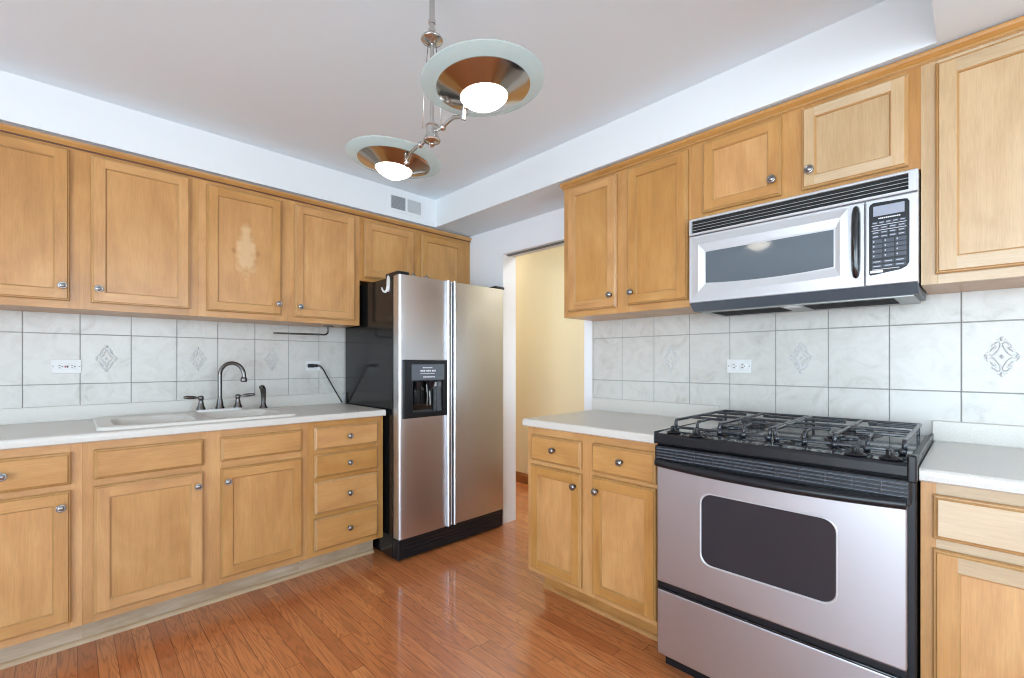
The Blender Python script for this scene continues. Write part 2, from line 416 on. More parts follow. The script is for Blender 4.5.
# ------------------------------------------------------------------ the room
def struct(name, mb, mats, **k):
    o = mb.build(name, mats, **k); o['kind'] = 'structure'; return o
WT = 0.13
DY0, DY1, DH = -1.442, -0.69, 2.0      # doorway in the stove wall
HX = 0.93                              # yellow hall wall

mb = MB(); mb.box(XL - .1, 3.0, YB - .1, 3.2, -0.1, 0.0); struct('floor', mb, M_FLOOR)
mb = MB(); mb.box(XL - .1, WT, 0.0, 0.12, 0, 2.6); struct('wall_left', mb, M_WALL)
mb = MB()
mb.box(0, WT, DY1, 0.0, 0, 2.6); mb.box(0, WT, YB, DY0, 0, 2.6); mb.box(0, WT, DY0, DY1, DH, 2.6)
struct('wall_right', mb, M_WALL)
mb = MB()
a, b_, c, d = WIN_L
mb.box(XL - .12, XL, YB, a, 0, 2.6); mb.box(XL - .12, XL, b_, 0, 0, 2.6); mb.box(XL - .12, XL, a, b_, 0, c); mb.box(XL - .12, XL, a, b_, d, 2.6)
struct('wall_window_side', mb, M_WALL)
mb = MB()
a, b_, c, d = WIN_R
mb.box(XL, a, YB - .12, YB, 0, 2.6); mb.box(b_, WT, YB - .12, YB, 0, 2.6); mb.box(a, b_, YB - .12, YB, 0, c); mb.box(a, b_, YB - .12, YB, d, 2.6)
struct('wall_rear', mb, M_WALL)
# window frames
def window(name, p, q, z0, z1, wall):
    mb = MB(); n = 3
    def bx(s0, s1, za, zb, t0=-0.06, t1=0.02):
        if wall == 'L': mb.box(XL + t0, XL + t1, s0, s1, za, zb, 0.004)
        else: mb.box(s0, s1, YB + t0, YB + t1, za, zb, 0.004)
    bx(p - .07, p + .03, z0 - .07, z1 + .07); bx(q - .03, q + .07, z0 - .07, z1 + .07)
    bx(p, q, z1 - .03, z1 + .07); bx(p, q, z0 - .07, z0 + .03)
    for k in range(1, n): s = p + (q - p) * k / n; bx(s - .04, s + .04, z0, z1, -0.06, 0.0)
    return struct(name, mb, M_TRIM)
window('window_1', WIN_L[0], WIN_L[1], WIN_L[2], WIN_L[3], 'L')
window('window_2', WIN_R[0], WIN_R[1], WIN_R[2], WIN_R[3], 'R')

# raised ceiling with the lower ceiling and soffits round it
SX, SYF, TY = -0.349, -0.33, -3.062
mb = MB(); mb.box(XL - .1, WT, YB - .1, 0.1, HC, HC + 0.08); struct('ceiling', mb, M_CEIL)
mb = MB(); mb.box(XL, SX, SYF, 0.0, HS, HC + .01); struct('soffit_left', mb, M_SOFF)
mb = MB(); mb.box(SX, 0.0, TY, 0.0, HS, HC + .01); mb.box(XL, 0.0, YB, TY, HS, HC + .01)

so = struct('soffit_right', mb, [M_SOFF, M_CEIL])
for p in so.data.polygons:
    if p.normal.z < -.5: p.material_index = 1  # undersides get a bluer tint to offset warm bounce light from the floor

# hall behind the doorway
mb = MB(); mb.box(HX, HX + .1, -4.2, 3.1, 0, 2.6); struct('wall_hall', mb, M_HALL)
mb = MB(); mb.box(WT, HX, 3.0, 3.1, 0, 2.6); mb.box(WT, HX, -4.2, -4.1, 0, 2.6); struct('wall_hall_ends', mb, M_HALL)
mb = MB(); mb.box(0.0, WT, 0.12, 3.1, 0, 2.6); struct('wall_hall_near', mb, M_HALL)
mb = MB(); mb.box(WT, HX, -4.2, 3.1, 2.42, 2.5); struct('ceiling_hall', mb, M_CEIL)
mb = MB()
prof = [(HX, 0.0), (HX - .016, 0.0), (HX - .016, .075), (HX - .010, .09), (HX - .006, .1), (HX, .1)]
A = [[(x, y, z) for x, z in prof] for y in (-4.1, 3.0)]
mb.loft(A, 0, True, True, True, smooth=False)
struct('baseboard_hall', mb, M_DARKWOOD)
for ly, lab, mt in ((0.95, 'added unseen ceiling lamp at the far end of the yellow hall', 'M1'), (-1.75, 'added unseen ceiling lamp in the near part of the yellow hall', 'M2')):
    o_ = (0.52, ly, 2.42)
    t = thing('added_hall_lamp', lab, 'lamp', o_)  # unseen lamps, added to brighten the yellow wall and the door reveal
    mb = MB(o_); mb.lathe([(.0, 2.42), (.12, 2.42), (.12, 2.40), (.11, 2.395), (0, 2.395)], Matrix.Translation((.52, ly, 0)))
    mb.build('base', M_NICKEL, t, smooth=40)
    mb = MB(o_); mb.lathe([(.11, 2.40), (.105, 2.36), (.08, 2.33), (.04, 2.315), (0.0, 2.31)], Matrix.Translation((.52, ly, 0)))
    mb.build('glass_globe', M_HALLBULB if ly > 0 else M_HALLBULB2, t, smooth=60)

# doorway trim: reveal lining, dark grey strip under the head, threshold quarter round
mb = MB()
mb.box(0.0, WT + .002, DY1 - .006, DY1 + .0, 0.0, DH, 0.001)
struct('trim_1', mb, M_TRIM)
mb = MB()
mb.box(-0.004, 0.0, DY0 - .056, DY0, 0.0, DH, 0.001); mb.box(0.0, WT + .002, DY0 - 0.0, DY0 + .006, 0, DH, .001)
struct('trim_2', mb, M_TRIM)
mb = MB(); mb.box(.035, .060, DY0 + .006, DY1 - .006, DH - .008, DH, 0.001); struct('trim_3', mb, M_GREYPLASTIC)

# ------------------------------------------------------------------ tiled backsplashes
def medallion(mb, cu, y, cz, k=1.0, m=0):
    """raised scroll ornament: four back-to-back scrolls round a dot, a leaf in each, star points at the ends"""
    sx, sz, r = 0.6, 1.0, 0.0017
    def P(a, b): return (cu + a * sx * .07, y, cz + b * sz * .07)
    def tb(pts, rr=r): mb.tube([P(*q) for q in pts], [q * k + (.0013 if m else 0) for q in rr] if isinstance(rr, list) else rr * k + (.0013 if m else 0), 6, m)
    for qa in (1, -1):
        for qb in (1, -1):
            c = [(0.72, 0.10), (0.55, 0.05), (0.38, 0.14), (0.22, 0.30), (0.11, 0.46), (0.06, 0.62), (0.16, 0.72), (0.30, 0.70), (0.40, 0.60), (0.34, 0.50), (0.26, 0.52)]
            tb([(qa * a, qb * b) for a, b in c], [r*.7] + [r*1.35]*8 + [r, r*.7])
            tb([(qa * a, qb * b) for a, b in [(.30, .42), (.42, .42), (.56, .32), (.66, .22)]], [r, r*2.0, r*1.9, r*.8])
            tb([(qa * a, qb * b) for a, b in [(.46, .62), (.54, .56), (.52, .48)]], r*1.2)
            tb([(qa * a, qb * b) for a, b in [(.04, .99), (.14, .88), (.32, .82)]], r*.9)
            tb([(qa * a, qb * b) for a, b in [(1.0, .02), (.9, .14), (.78, .24)]], r*.9)
    for s in (1, -1):
        tb([(0, s*.76), (0, s*.84), (0, s*.93), (0, s*1.0)], [r, r*2.8, r*2.2, r*.7])
        tb([(s*.78, 0), (s*.86, .05), (s*.9, .05), (s*1.02, 0)], [r, r*2.0, r*1.8, r*.7])
        tb([(s*.78, 0), (s*.86, -.05), (s*.9, -.05), (s*1.02, 0)], [r, r*2.0, r*1.8, r*.7])
    dp = [(0, .12), (.14, 0), (0, -.12), (-.14, 0), (0, .12)]
    tb(dp, r*.9); tb([(-.05, 0), (0, 0), (.05, 0)], [r*1.5, r*2.8, r*1.5])

def backsplash(name, frame, u_lines, u_min, u_max, z_lines, z_min, z_max, meds):
    root = thing(name, None, None, ((u_min + u_max) / 2, 0, z_min), frame); root['kind'] = 'structure'
    off = ((u_min + u_max) / 2, 0, z_min)
    mb = MB(off); mb.box(u_min, u_max, -0.0045, 0.0, z_min, z_max)
    mb.build('grout_bed', M_GROUT, root)
    mb = MB(off); gp = 0.0016
    for ua, ub in zip(u_lines, u_lines[1:]):
        for za, zb in zip(z_lines, z_lines[1:]):
            x0, x1 = max(ua + gp, u_min), min(ub - gp, u_max); z0, z1 = max(za + gp, z_min), min(zb - gp, z_max)
            if x1 - x0 < .004 or z1 - z0 < .004: continue
            mb.box(x0, x1, -0.0075, -0.001, z0, z1, 0.0015)
    mb.build('tile_field', M_TILE, root)
    for cu in meds:
        mb = MB(off); medallion(mb, cu, -0.0079, 1.2175, 1.1); medallion(mb, cu, -0.0054, 1.2175, 1.0, 1)
        mb.build('relief_medallion', [M_RELIEF, M_RELIEFG], root, smooth=60)
    return root
TP, TH, TZ = 0.1972, 0.2491, 1.0902
ul = [-2.4599 + TP * k for k in range(-2, 9)]
backsplash('trim_4', 'S', ul, -2.80, -0.80, [TZ - TH, TZ, TZ + TH, TZ + 2 * TH], 0.97, 1.45, [-2.165, -1.7705, -1.376])
TP2, TZ2 = 0.1997, 1.0921
ul = [1.712 + TP2 * k for k in range(-2, 11)]
backsplash('trim_5', 'T', ul, 1.4995, 3.52, [TZ2 - TH, TZ2, TZ2 + TH, TZ2 + 2 * TH], 0.90, 1.84, [2.0115, 2.6105, 3.2096])

# ------------------------------------------------------------------ cabinets
def knob(parent, off, u, z, d, name='knob'):
    """mushroom knob: dark rim with a bright oval centre"""
    mb = MB(off); M = Matrix.Translation((u, -d, z)) @ Matrix.Rotation(PI / 2, 4, 'X')
    mb.lathe([(.0075, 0), (.0075, .002), (.0045, .005), (.0045, .012), (.010, .016), (.0145, .0195), (.0158, .0225), (.0150, .0252)], M, 24, 1, cap0=True)
    mb.lathe([(.0150, .0252), (.0128, .0262), (.0105, .0255), (.0088, .0268), (.005, .0285), (.0, .029)], M, 24, 0)
    return mb.build(name, [M_KNOB, M_KNOBRIM], parent, smooth=50)

def ring(mb, u0, u1, z0, z1, prof, m):
    """mitred moulding round a rectangle; prof: (inset, d)"""
    rings = []
    for ins, d in prof:
        rings.append([(u0 + ins, -d, z0 + ins), (u1 - ins, -d, z0 + ins), (u1 - ins, -d, z1 - ins), (u0 + ins, -d, z1 - ins)])
    mb.loft(rings, m, True, smooth=False)

def panel_door(parent, off, u0, u1, z0, z1, d0, kn=None, wv=None, wh=None, panel_mat=None, sw=0.048):
    wv = wv or M_WV; wh = wh or M_WH; d1 = d0 + 0.02
    mb = MB(off)
    ring(mb, u0, u1, z0, z1, [(0.004, d0), (0.0, d0 + .004), (0.0, d0 + .011), (.0035, d0 + .0155)], 2)
    ring(mb, u0, u1, z0, z1, [(.0035, d0 + .0155), (.006, d0 + .0155), (.0095, d1)], 2)
    L = 0.0095
    q = lambda a, b_, c, d: [(a, -d1, c), (b_, -d1, c), (b_, -d1, d), (a, -d1, d)]
    mb.face(q(u0 + L, u0 + sw, z0 + L, z1 - L), 0); mb.face(q(u1 - sw, u1 - L, z0 + L, z1 - L), 0)
    mb.face(q(u0 + sw, u1 - sw, z0 + L, z0 + sw), 1); mb.face(q(u0 + sw, u1 - sw, z1 - sw, z1 - L), 1)
    ring(mb, u0, u1, z0, z1, [(sw, d1), (sw + .001, d1 - .002), (sw + .0032, d1 - .0022), (sw + .0058, d1 - .0075)], 2)
    mb.face([(u0, -d0 - .001, z0), (u1, -d0 - .001, z0), (u1, -d0 - .001, z1), (u0, -d0 - .001, z1)], 0)
    door = mb.build('door', [wv, wh, M_WE], parent)
    po = door
    s = sw + .0056
    c = Vector(((u0 + u1) / 2, 0, z0))
    mb = MB(c)
    mb.box(u0 + s, u1 - s, -(d1 - .0073), -(d0 + .002), z0 + s, z1 - s)
    p = mb.build('panel', panel_mat or wv, door); p.location = c - Vector(off)
    if kn: knob(door, off, kn[0], kn[1], d1)
    return door

def drawer_front(parent, off, u0, u1, z0, z1, d0, kn=None, wh=None, name='drawer'):
    d1 = d0 + 0.02; mb = MB(off)
    ring(mb, u0, u1, z0, z1, [(0.004, d0), (0.0, d0 + .004), (0.0, d0 + .011), (.0035, d0 + .0145)], 1)
    ring(mb, u0, u1, z0, z1, [(.0035, d0 + .0145), (.006, d0 + .0150), (.0115, d1)], 1)
    i = .0115
    mb.face([(u0 + i, -d1, z0 + i), (u1 - i, -d1, z0 + i), (u1 - i, -d1, z1 - i), (u0 + i, -d1, z1 - i)], 0)
    mb.face([(u0, -d0 - .001, z0), (u1, -d0 - .001, z0), (u1, -d0 - .001, z1), (u0, -d0 - .001, z1)], 0)
    o = mb.build(name, [wh or M_WH, M_WE], parent)
    if kn: knob(o, off, kn[0], kn[1], d1)
    return o

def cabinet(name, label, frame, u0, u1, z0, z1, d, group, stiles, rails, toe=False, side_mat=None, frame_mats=None, hollow=False):
    """carcass + face frame; stiles: (u0,u1) spans, rails: (z0,z1) spans or (z0,z1,ua,ub)"""
    off = ((u0 + u1) / 2, -d / 2, 0.0 if toe else z0)
    root = thing(name, label, 'cabinet', off, frame, group)
    fv, fh = frame_mats or (M_WV, M_WH)
    mb = MB(off)
    if hollow:
        a, b_ = u0 + .0001, u1 - .0001
        mb.box(a, b_, -(d - .019), -.010, z0, z0 + .018); mb.box(a, b_, -.022, -.010, z0 + .018, z1)
        mb.box(a, a + .018, -(d - .019), -.022, z0 + .018, z1); mb.box(b_ - .018, b_, -(d - .019), -.022, z0 + .018, z1)
        mb.box(a + .018, b_ - .018, -(d - .019), -(d - .022), z0 + .018, z1 - .04)
    else: mb.box(u0 + .0001, u1 - .0001, -(d - .019), -.010, z0, z1, .001)
    mb.build('carcass', side_mat or M_WV, root)
    mb = MB(off)
    for a, b_ in stiles: mb.box(a, b_, -d, -(d - .019), z0, z1, .0008, 0)
    for r in rails:
        ua, ub = (r[2], r[3]) if len(r) > 2 else (u0 + .0001, u1 - .0001)
        for (sa, sb), (ta, tb) in zip(stiles, stiles[1:]):
            if sb >= ua - .01 and ta <= ub + .01: mb.box(sb, ta, -(d - .0006), -(d - .019), r[0], r[1], .0006, 1)
    mb.build('face_frame', [fv, fh], root)
    if toe:
        mb = MB(off); mb.box(u0 + .0001, u1 - .0001, -.482, -.462, 0.0, z0); mb.build('toe_kick', M_TOE if frame == 'S' else M_WH, root)
        mb = MB(off)
        pr = [(-.482, .0), (-.497, .0), (-.4965, .008), (-.493, .014), (-.487, .018), (-.482, .02)]
        mb.loft([[(u, y, z) for y, z in pr] for u in (u0 + .0001, u1 - .0001)], 0, True, True, True, smooth=False)
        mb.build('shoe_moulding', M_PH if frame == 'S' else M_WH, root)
    return root, off

UD, BD = 0.311, 0.61
# --- sink wall, wall cabinets
G = 'wall cabinets along the sink wall'
root, off = cabinet('wall_cabinet', 'maple wall cabinet at the far left, above the red-buttoned wall outlet', 'S', -2.715, -1.8195, 1.439, 2.185, UD, G,
    [(-2.7144, -2.68), (-2.305, -2.226), (-1.861, -1.8196)], [(1.439, 1.478), (2.13, 2.185)])
panel_door(root, off, -2.675, -2.300, 1.472, 2.148, UD, (-2.323, 1.536))
panel_door(root, off, -2.231, -1.856, 1.472, 2.147, UD, (-2.205, 1.534))
root, off = cabinet('wall_cabinet', 'maple wall cabinet over the sink whose left door has a pale knotted figure', 'S', -1.8195, -0.934, 1.439, 2.185, UD, G,
    [(-1.8194, -1.78), (-1.422, -1.340), (-.976, -.9341)], [(1.439, 1.478), (2.13, 2.185)])
panel_door(root, off, -1.785, -1.417, 1.471, 2.138, UD, (-1.439, 1.534), panel_mat=M_WFIG)
panel_door(root, off, -1.345, -0.971, 1.468, 2.140, UD, (-1.318, 1.528))
root, off = cabinet('wall_cabinet', 'short maple wall cabinet above the refrigerator', 'S', -0.934, -0.005, 1.737, 2.185, UD, G,
    [(-.9339, -.901), (-.534, -.461), (-.089, -.0056)], [(1.737, 1.768), (2.12, 2.185)])
panel_door(root, off, -.906, -.529, 1.762, 2.135, UD, (-.552, 1.815), sw=.049)
panel_door(root, off, -.466, -.084, 1.762, 2.135, UD, (-.440, 1.815), sw=.049)
# --- stove wall, wall cabinets
G = 'wall cabinets along the stove wall'
root, off = cabinet('wall_cabinet', 'tall two-door maple wall cabinet between the doorway and the microwave', 'T', 1.529, 2.258, 1.447, 2.182, UD, G,
    [(1.5296, 1.570), (1.872, 1.945), (2.242, 2.2579)], [(1.447, 1.485), (2.145, 2.182)])
panel_door(root, off, 1.565, 1.877, 1.477, 2.153, UD, (1.849, 1.540))
panel_door(root, off, 1.940, 2.247, 1.480, 2.153, UD, (1.969, 1.540))
root, off = cabinet('wall_cabinet', 'short two-door maple wall cabinet directly above the microwave', 'T', 2.258, 3.022, 1.828, 2.182, UD, G,
    [(2.2581, 2.319), (2.614, 2.692), (2.987, 3.0219)], [(1.828, 1.855), (2.145, 2.182)])
panel_door(root, off, 2.314, 2.619, 1.848, 2.152, UD, (2.592, 1.909), sw=.043)
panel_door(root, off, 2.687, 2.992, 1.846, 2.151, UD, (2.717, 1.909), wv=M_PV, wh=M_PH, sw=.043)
root, off = cabinet('wall_cabinet', 'maple wall cabinet right of the microwave, cut off by the frame edge', 'T', 3.022, 3.50, 1.449, 2.182, UD, G,
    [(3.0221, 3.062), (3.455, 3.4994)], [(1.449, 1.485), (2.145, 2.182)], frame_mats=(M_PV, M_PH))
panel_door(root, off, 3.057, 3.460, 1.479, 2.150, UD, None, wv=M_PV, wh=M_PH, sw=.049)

# crown moulding under the soffits
def crown(name, frame, u0, u1, y0, ztop, left_return=False):
    pr = [(y0 + .012, ztop - .036), (y0 - .003, ztop - .036), (y0 - .006, ztop - .030), (y0 - .006, ztop - .025), (y0 - .010, ztop - .021), (y0 - .017, ztop - .014), (y0 - .020, ztop - .008), (y0 - .020, ztop - .002), (y0 + .012, ztop - .002)]
    off = ((u0 + u1) / 2, y0, ztop)
    root = thing(name, None, None, off, frame); root['kind'] = 'structure'
    mb = MB(off)
    mb.loft([[(u0, y, z) for y, z in pr], [(u1, y, z) for y, z in pr]], 0, True, True, True, smooth=False)
    mb.build('crown_moulding', M_WH, root)
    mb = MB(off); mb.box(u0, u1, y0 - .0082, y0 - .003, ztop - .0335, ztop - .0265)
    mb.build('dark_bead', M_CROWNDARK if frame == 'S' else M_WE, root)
    if left_return:
        mb = MB(off); mb.box(u0 - .012, u0, y0 - .018, -.02, ztop - .022, ztop - .002, .003); mb.build('return_moulding', M_WV, root)
    return root
crown('trim_6', 'S', -2.715, -0.003, -UD, HS - .013)
mb = MB(); mb.box(-2.715, -0.003, -.309, -.02, HS - .016, HS); struct('trim_8', mb, M_SHADEGAP)  # filler strip coloured as the shadow gap above the crown
crown('trim_7', 'T', 1.522, 3.50, -UD, HS - .004, True)

# --- sink wall, base cabinets
G = 'base cabinets along the sink wall'
DZ0, DZ1, RZ0, RZ1 = .160, .688, .716, .838
R3 = [(.129, .168), (.682, .722), (.832, .874)]
root, off = cabinet('base_cabinet', 'far left maple base cabinet with one drawer over one door', 'S', -2.78, -2.263, .129, .874, BD, G,
    [(-2.7794, -2.74), (-2.301, -2.2631)], R3, True)
drawer_front(root, off, -2.745, -2.296, .711, RZ1, BD, (-2.481, .776))
panel_door(root, off, -2.745, -2.296, DZ0, .686, BD, (-2.325, .626), sw=.049)
root, off = cabinet('base_cabinet', 'maple sink base cabinet with two false fronts over two doors below the sink', 'S', -2.263, -1.376, .129, .874, BD, G,
    [(-2.2629, -2.225), (-1.855, -1.778), (-1.411, -1.3761)], R3, True, hollow=True)
drawer_front(root, off, -2.230, -1.850, RZ0, RZ1, BD, None, name='false_drawer_front')
drawer_front(root, off, -1.783, -1.406, .722, RZ1, BD, None, name='false_drawer_front')
panel_door(root, off, -2.231, -1.851, DZ0, DZ1, BD, (-1.875, .625), sw=.049)
panel_door(root, off, -1.783, -1.406, DZ0, DZ1, BD, (-1.756, .625), sw=.049)
root, off = cabinet('base_cabinet', 'maple base cabinet with a stack of four drawers beside the refrigerator', 'S', -1.376, -0.927, .129, .874, BD, G,
    [(-1.3759, -1.338), (-.972, -.9276)], [(.129, .168), (.334, .366), (.535, .566), (.684, .72), (.834, .874)], True)
mb = MB(off); mb.box(-.945, -.9272, -.462, -.012, 0.0, .129); mb.build('end_panel', M_WV, root)
for z0, z1, kz in ((.161, .338, .252), (.361, .539, .451), (.561, .690, .626), (.714, .840, .777)):
    drawer_front(root, off, -1.343, -.967, z0, z1, BD, (-1.151, kz))
# --- stove wall, base cabinets
G = 'base cabinets along the stove wall'
root, off = cabinet('base_cabinet', 'maple base cabinet left of the stove with two drawers over two doors', 'T', 1.536, 2.262, .135, .874, BD, G,
    [(1.5366, 1.573), (1.877, 1.948), (2.249, 2.2614)], [(.135, .168), (.682, .715), (.828, .874)], True)
drawer_front(root, off, 1.568, 1.882, .705, .834, BD, (1.726, .774))
drawer_front(root, off, 1.943, 2.254, .708, .836, BD, (2.099, .776))
panel_door(root, off, 1.568, 1.882, .160, .684, BD, (1.853, .626))
panel_door(root, off, 1.943, 2.254, .160, .690, BD, (1.975, .628))
root, off = cabinet('base_cabinet', 'maple base cabinet right of the stove, cut off by the frame edge', 'T', 3.040, 3.50, .135, .874, BD, G,
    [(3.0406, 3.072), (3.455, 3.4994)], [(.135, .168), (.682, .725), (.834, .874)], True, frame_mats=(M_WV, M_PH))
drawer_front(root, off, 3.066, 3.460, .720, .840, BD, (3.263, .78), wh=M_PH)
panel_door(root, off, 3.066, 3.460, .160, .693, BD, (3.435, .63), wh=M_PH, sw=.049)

# ------------------------------------------------------------------ countertops
CZ = 0.911
def counter(label, frame, u0, u1, lip0, lip1, hole=None):
    off = ((u0 + u1) / 2, -.32, .8745)
    root = thing('countertop', label, 'countertop', off, frame)
    # rounded front nosing
    pr = [(-.008, .8745), (-.640, .8745), (-.645, .8785), (-.6455, .892), (-.645, .903), (-.641, .9090), (-.634, CZ), (-.008, CZ)]
    mb = MB(off); mb.loft([[(u, y, z) for y, z in pr] for u in (u0, u1)], 0, True, True, True, smooth=False)
    slab = mb.build('slab', M_COUNTER, root)
    if hole:
        c = MB(off); c.box(hole[0], hole[1], hole[2], hole[3], .85, .95); co = c.build('tmp_cutter', M_COUNTER, root)
        cut(slab, co)
    mb = MB(off); mb.box(lip0, lip1, -.026, -.008, CZ - .001, .984, .003); mb.build('upstand', M_COUNTER, root)
    return root
counter('long white laminate countertop holding the double sink', 'S', -2.80, -.9265, -2.80, -.9265, (-2.195, -1.44, -.585, -.115))
counter('short white laminate countertop between the doorway and the stove', 'T', 1.530, 2.258, 1.512, 2.262)
counter('white laminate countertop right of the stove, cut off by the frame edge', 'T', 3.0405, 3.52, 3.034, 3.52)

# ------------------------------------------------------------------ sink
off = (-1.8175, -.35, CZ)
root = thing('kitchen_sink', 'bisque double-bowl drop-in sink set into the long countertop', 'sink', off)
SR = .9245
mb = MB(off)
outer = rrect(-2.215, -1.420, -.605, -.095, .045)
inner = [rrect(-2.165, -1.862, -.555, -.215, .06), rrect(-1.808, -1.475, -.555, -.215, .06)]
def loop_edges(pts, z):
    V = [mb.v((x, y, z)) for x, y in pts]
    return V, [mb.bm.edges.new((V[i], V[(i + 1) % len(V)])) for i in range(len(V))]
Vo, Eo = loop_edges(outer, SR); es = list(Eo); bowls = []
for p in inner:
    V, E_ = loop_edges(p, SR); es += E_; bowls.append((p, V))
bmesh.ops.triangle_fill(mb.bm, use_beauty=True, use_dissolve=False, edges=es)
# outer skirt
def shrink(pts, k):
    cx = sum(p[0] for p in pts) / len(pts); cy = sum(p[1] for p in pts) / len(pts)
    hx = max(p[0] for p in pts) - cx; hy = max(p[1] for p in pts) - cy
    return [(cx + (p[0] - cx) * (hx - k) / hx, cy + (p[1] - cy) * (hy - k) / hy) for p in pts]
mb.loft([[(x, y, SR) for x, y in outer], [(x, y, SR - .004) for x, y in shrink(outer, -.004)], [(x, y, CZ + .0005) for x, y in shrink(outer, -.006)]], 0)
mb.build('rim', M_SINK, root, smooth=50)
for p, nm in zip(inner, ('left', 'right')):
    mb = MB(off)
    mb.loft([[(x, y, SR) for x, y in p], [(x, y, SR - .006) for x, y in shrink(p, .006)], [(x, y, .84) for x, y in shrink(p, .018)], [(x, y, .772) for x, y in shrink(p, .026)], [(x, y, .757) for x, y in shrink(p, .045)]], 0, cap1=True)
    bowl = mb.build('bowl', M_SINK, root, smooth=50)
    cx = sum(q[0] for q in p) / len(p); cy = sum(q[1] for q in p) / len(p)
    mb = MB(off); mb.lathe([(.0, .7585), (.028, .7585), (.040, .762), (.042, .7575)], Matrix.Translation((cx, cy, 0)))
    mb.build('drain', M_NICKEL, bowl, smooth=50)

# faucet on the sink's rear deck
FY = -.150
off = (-1.69, FY, SR)
root = thing('faucet', 'dark pewter gooseneck faucet with two lever handles on the sink deck', 'faucet', off)
mb = MB(off)
base = rrect(-1.800, -1.578, FY - .027, FY + .027, .026)
mb.loft([[(x, y, SR) for x, y in base], [(x, y, SR + .008) for x, y in base], [(x, y, SR + .012) for x, y in shrink(base, .004)]], 0, cap1=True)
mb.build('deck_plate', M_PLASTIC, root, smooth=50)
mb = MB(off); zb = SR + .012
M = Matrix.Translation((-1.690, FY, zb))
mb.lathe([(.024, 0), (.023, .006), (.018, .018), (.0155, .040), (.0125, .055)], M, 24)
pts = [(-1.690, FY, zb + .05 + .02 * k) for k in range(7)]
# gooseneck arcs forward-right
ax = Vector((.70, -.714, 0)); R0 = .069; z0 = zb + .188
pts = [Vector((-1.690, FY, zb + .045)), Vector((-1.690, FY, zb + .11))] + [Vector((-1.690, FY, z0)) + ax * (R0 - R0 * math.cos(t)) + Vector((0, 0, R0 * math.sin(t))) for t in [PI * 1.0 * k / 16 for k in range(17)]]
tip = pts[-1]
pts.append(tip + Vector((0, 0, -.012)) + ax * .002)
mb.tube(pts, [.0112] * 2 + [.0108] * 17 + [.0108], 14)
mb.tube([tip + Vector((0, 0, -.008)), tip + Vector((0, 0, -.020)), tip + Vector((0, 0, -.030)), tip + Vector((0, 0, -.038))], [.0125, .0165, .0175, .015], 14)
mb.build('spout', M_PEWTER, root, smooth=50)
for hx, s in ((-1.780, -1), (-1.600, 1)):
    mb = MB(off); M = Matrix.Translation((hx, FY, zb))
    mb.lathe([(.023, 0), (.022, .006), (.016, .020), (.0125, .040), (.011, .052), (.0135, .058), (.0145, .066), (.012, .073), (.005, .077), (0, .078)], M, 24)
    hd = mb.build('handle', M_PEWTER, root, smooth=50)
    mb = MB(off); a = Vector((hx, FY, zb + .066)); dr = Vector((s * .93, -.30, .08)).normalized()
    mb.tube([a, a + dr * .02, a + dr * .04, a + dr * .065, a + dr * .082, a + dr * .088], [.006, .005, .0095, .0098, .007, .002], 12)
    mb.build('lever', M_PEWTER, hd, smooth=50)
off = (-1.465, FY, SR)
root = thing('side_sprayer', 'dark pewter side sprayer right of the faucet', 'sprayer', off)
mb = MB(off); mb.lathe([(.024, SR), (.022, SR + .006), (.015, SR + .016), (.0125, SR + .03)], Matrix.Translation((-1.465, FY, 0)), 20, cap0=True)
mb.build('base', M_PEWTER, root, smooth=50)
mb = MB(off)
mb.tube([(-1.465, FY, SR + .028), (-1.465, FY, SR + .06), (-1.466, FY - .002, SR + .09), (-1.470, FY - .008, SR + .112), (-1.478, FY - .018, SR + .126), (-1.486, FY - .026, SR + .124)], [.0125, .0135, .015, .0165, .0155, .012], 14)
mb.build('spray_head', M_PEWTER, root, smooth=60)

# ------------------------------------------------------------------ wall outlets, cord, towel holder, vent
def outlet(label, frame, u0, u1, z0, z1, gfci=False):
    off = ((u0 + u1) / 2, 0, z0)
    root = thing('wall_outlet', label, 'outlet', off, frame, 'wall outlets on the tiles')
    mb = MB(off); mb.box(u0, u1, -.0128, -.0078, z0, z1, .002); pl = mb.build('cover_plate', M_PLASTIC, root)
    cu, cz = (u0 + u1) / 2, (z0 + z1) / 2
    mb = MB(off)
    if gfci: mb.box(cu - .034, cu + .034, -.0145, -.011, cz - .016, cz + .016, .0015)
    else:
        for s in (-1, 1): mb.lathe([(0, .0142), (.015, .0142), (.017, .012)], Matrix.Translation((cu + s * .0195, 0, cz)) @ Matrix.Rotation(PI / 2, 4, 'X'), 20)
    mb.build('receptacle', M_PLASTIC, root)
    for s in (-1, 1):
        mb = MB(off)
        a = cu + s * (.022 if gfci else .0195)
        for dz in (-.0063, .0063): mb.box(a - .006, a + .002, -.0152, -.0138, cz + dz - .0014, cz + dz + .0014)
        mb.lathe([(0, .0152), (.0026, .0152), (.0026, .0135)], Matrix.Translation((a + .0075, 0, cz)) @ Matrix.Rotation(PI / 2, 4, 'X'), 12)
        mb.build('socket_slots', M_SLOT, root)
    for s in (-1, 1): mb = MB(off); mb.lathe([(0, .0138), (.0022, .0138), (.0022, .0125)], Matrix.Translation((cu + s * .047, 0, cz)) @ Matrix.Rotation(PI / 2, 4, 'X'), 12); mb.build('plate_screw', M_PEWTER, root)
    if gfci:
        mb = MB(off); mb.box(cu - .0065, cu - .0005, -.0160, -.0140, cz - .005, cz + .005, .0008); mb.build('reset_button', M_RED, root)
        mb = MB(off); mb.box(cu + .001, cu + .007, -.0160, -.0140, cz - .005, cz + .005, .0008); mb.build('test_button', M_BLACK, root)
    return root
outlet('white wall outlet with red and black test buttons, on the tiles above the left counter', 'S', -2.366, -2.258, 1.143, 1.211, True)
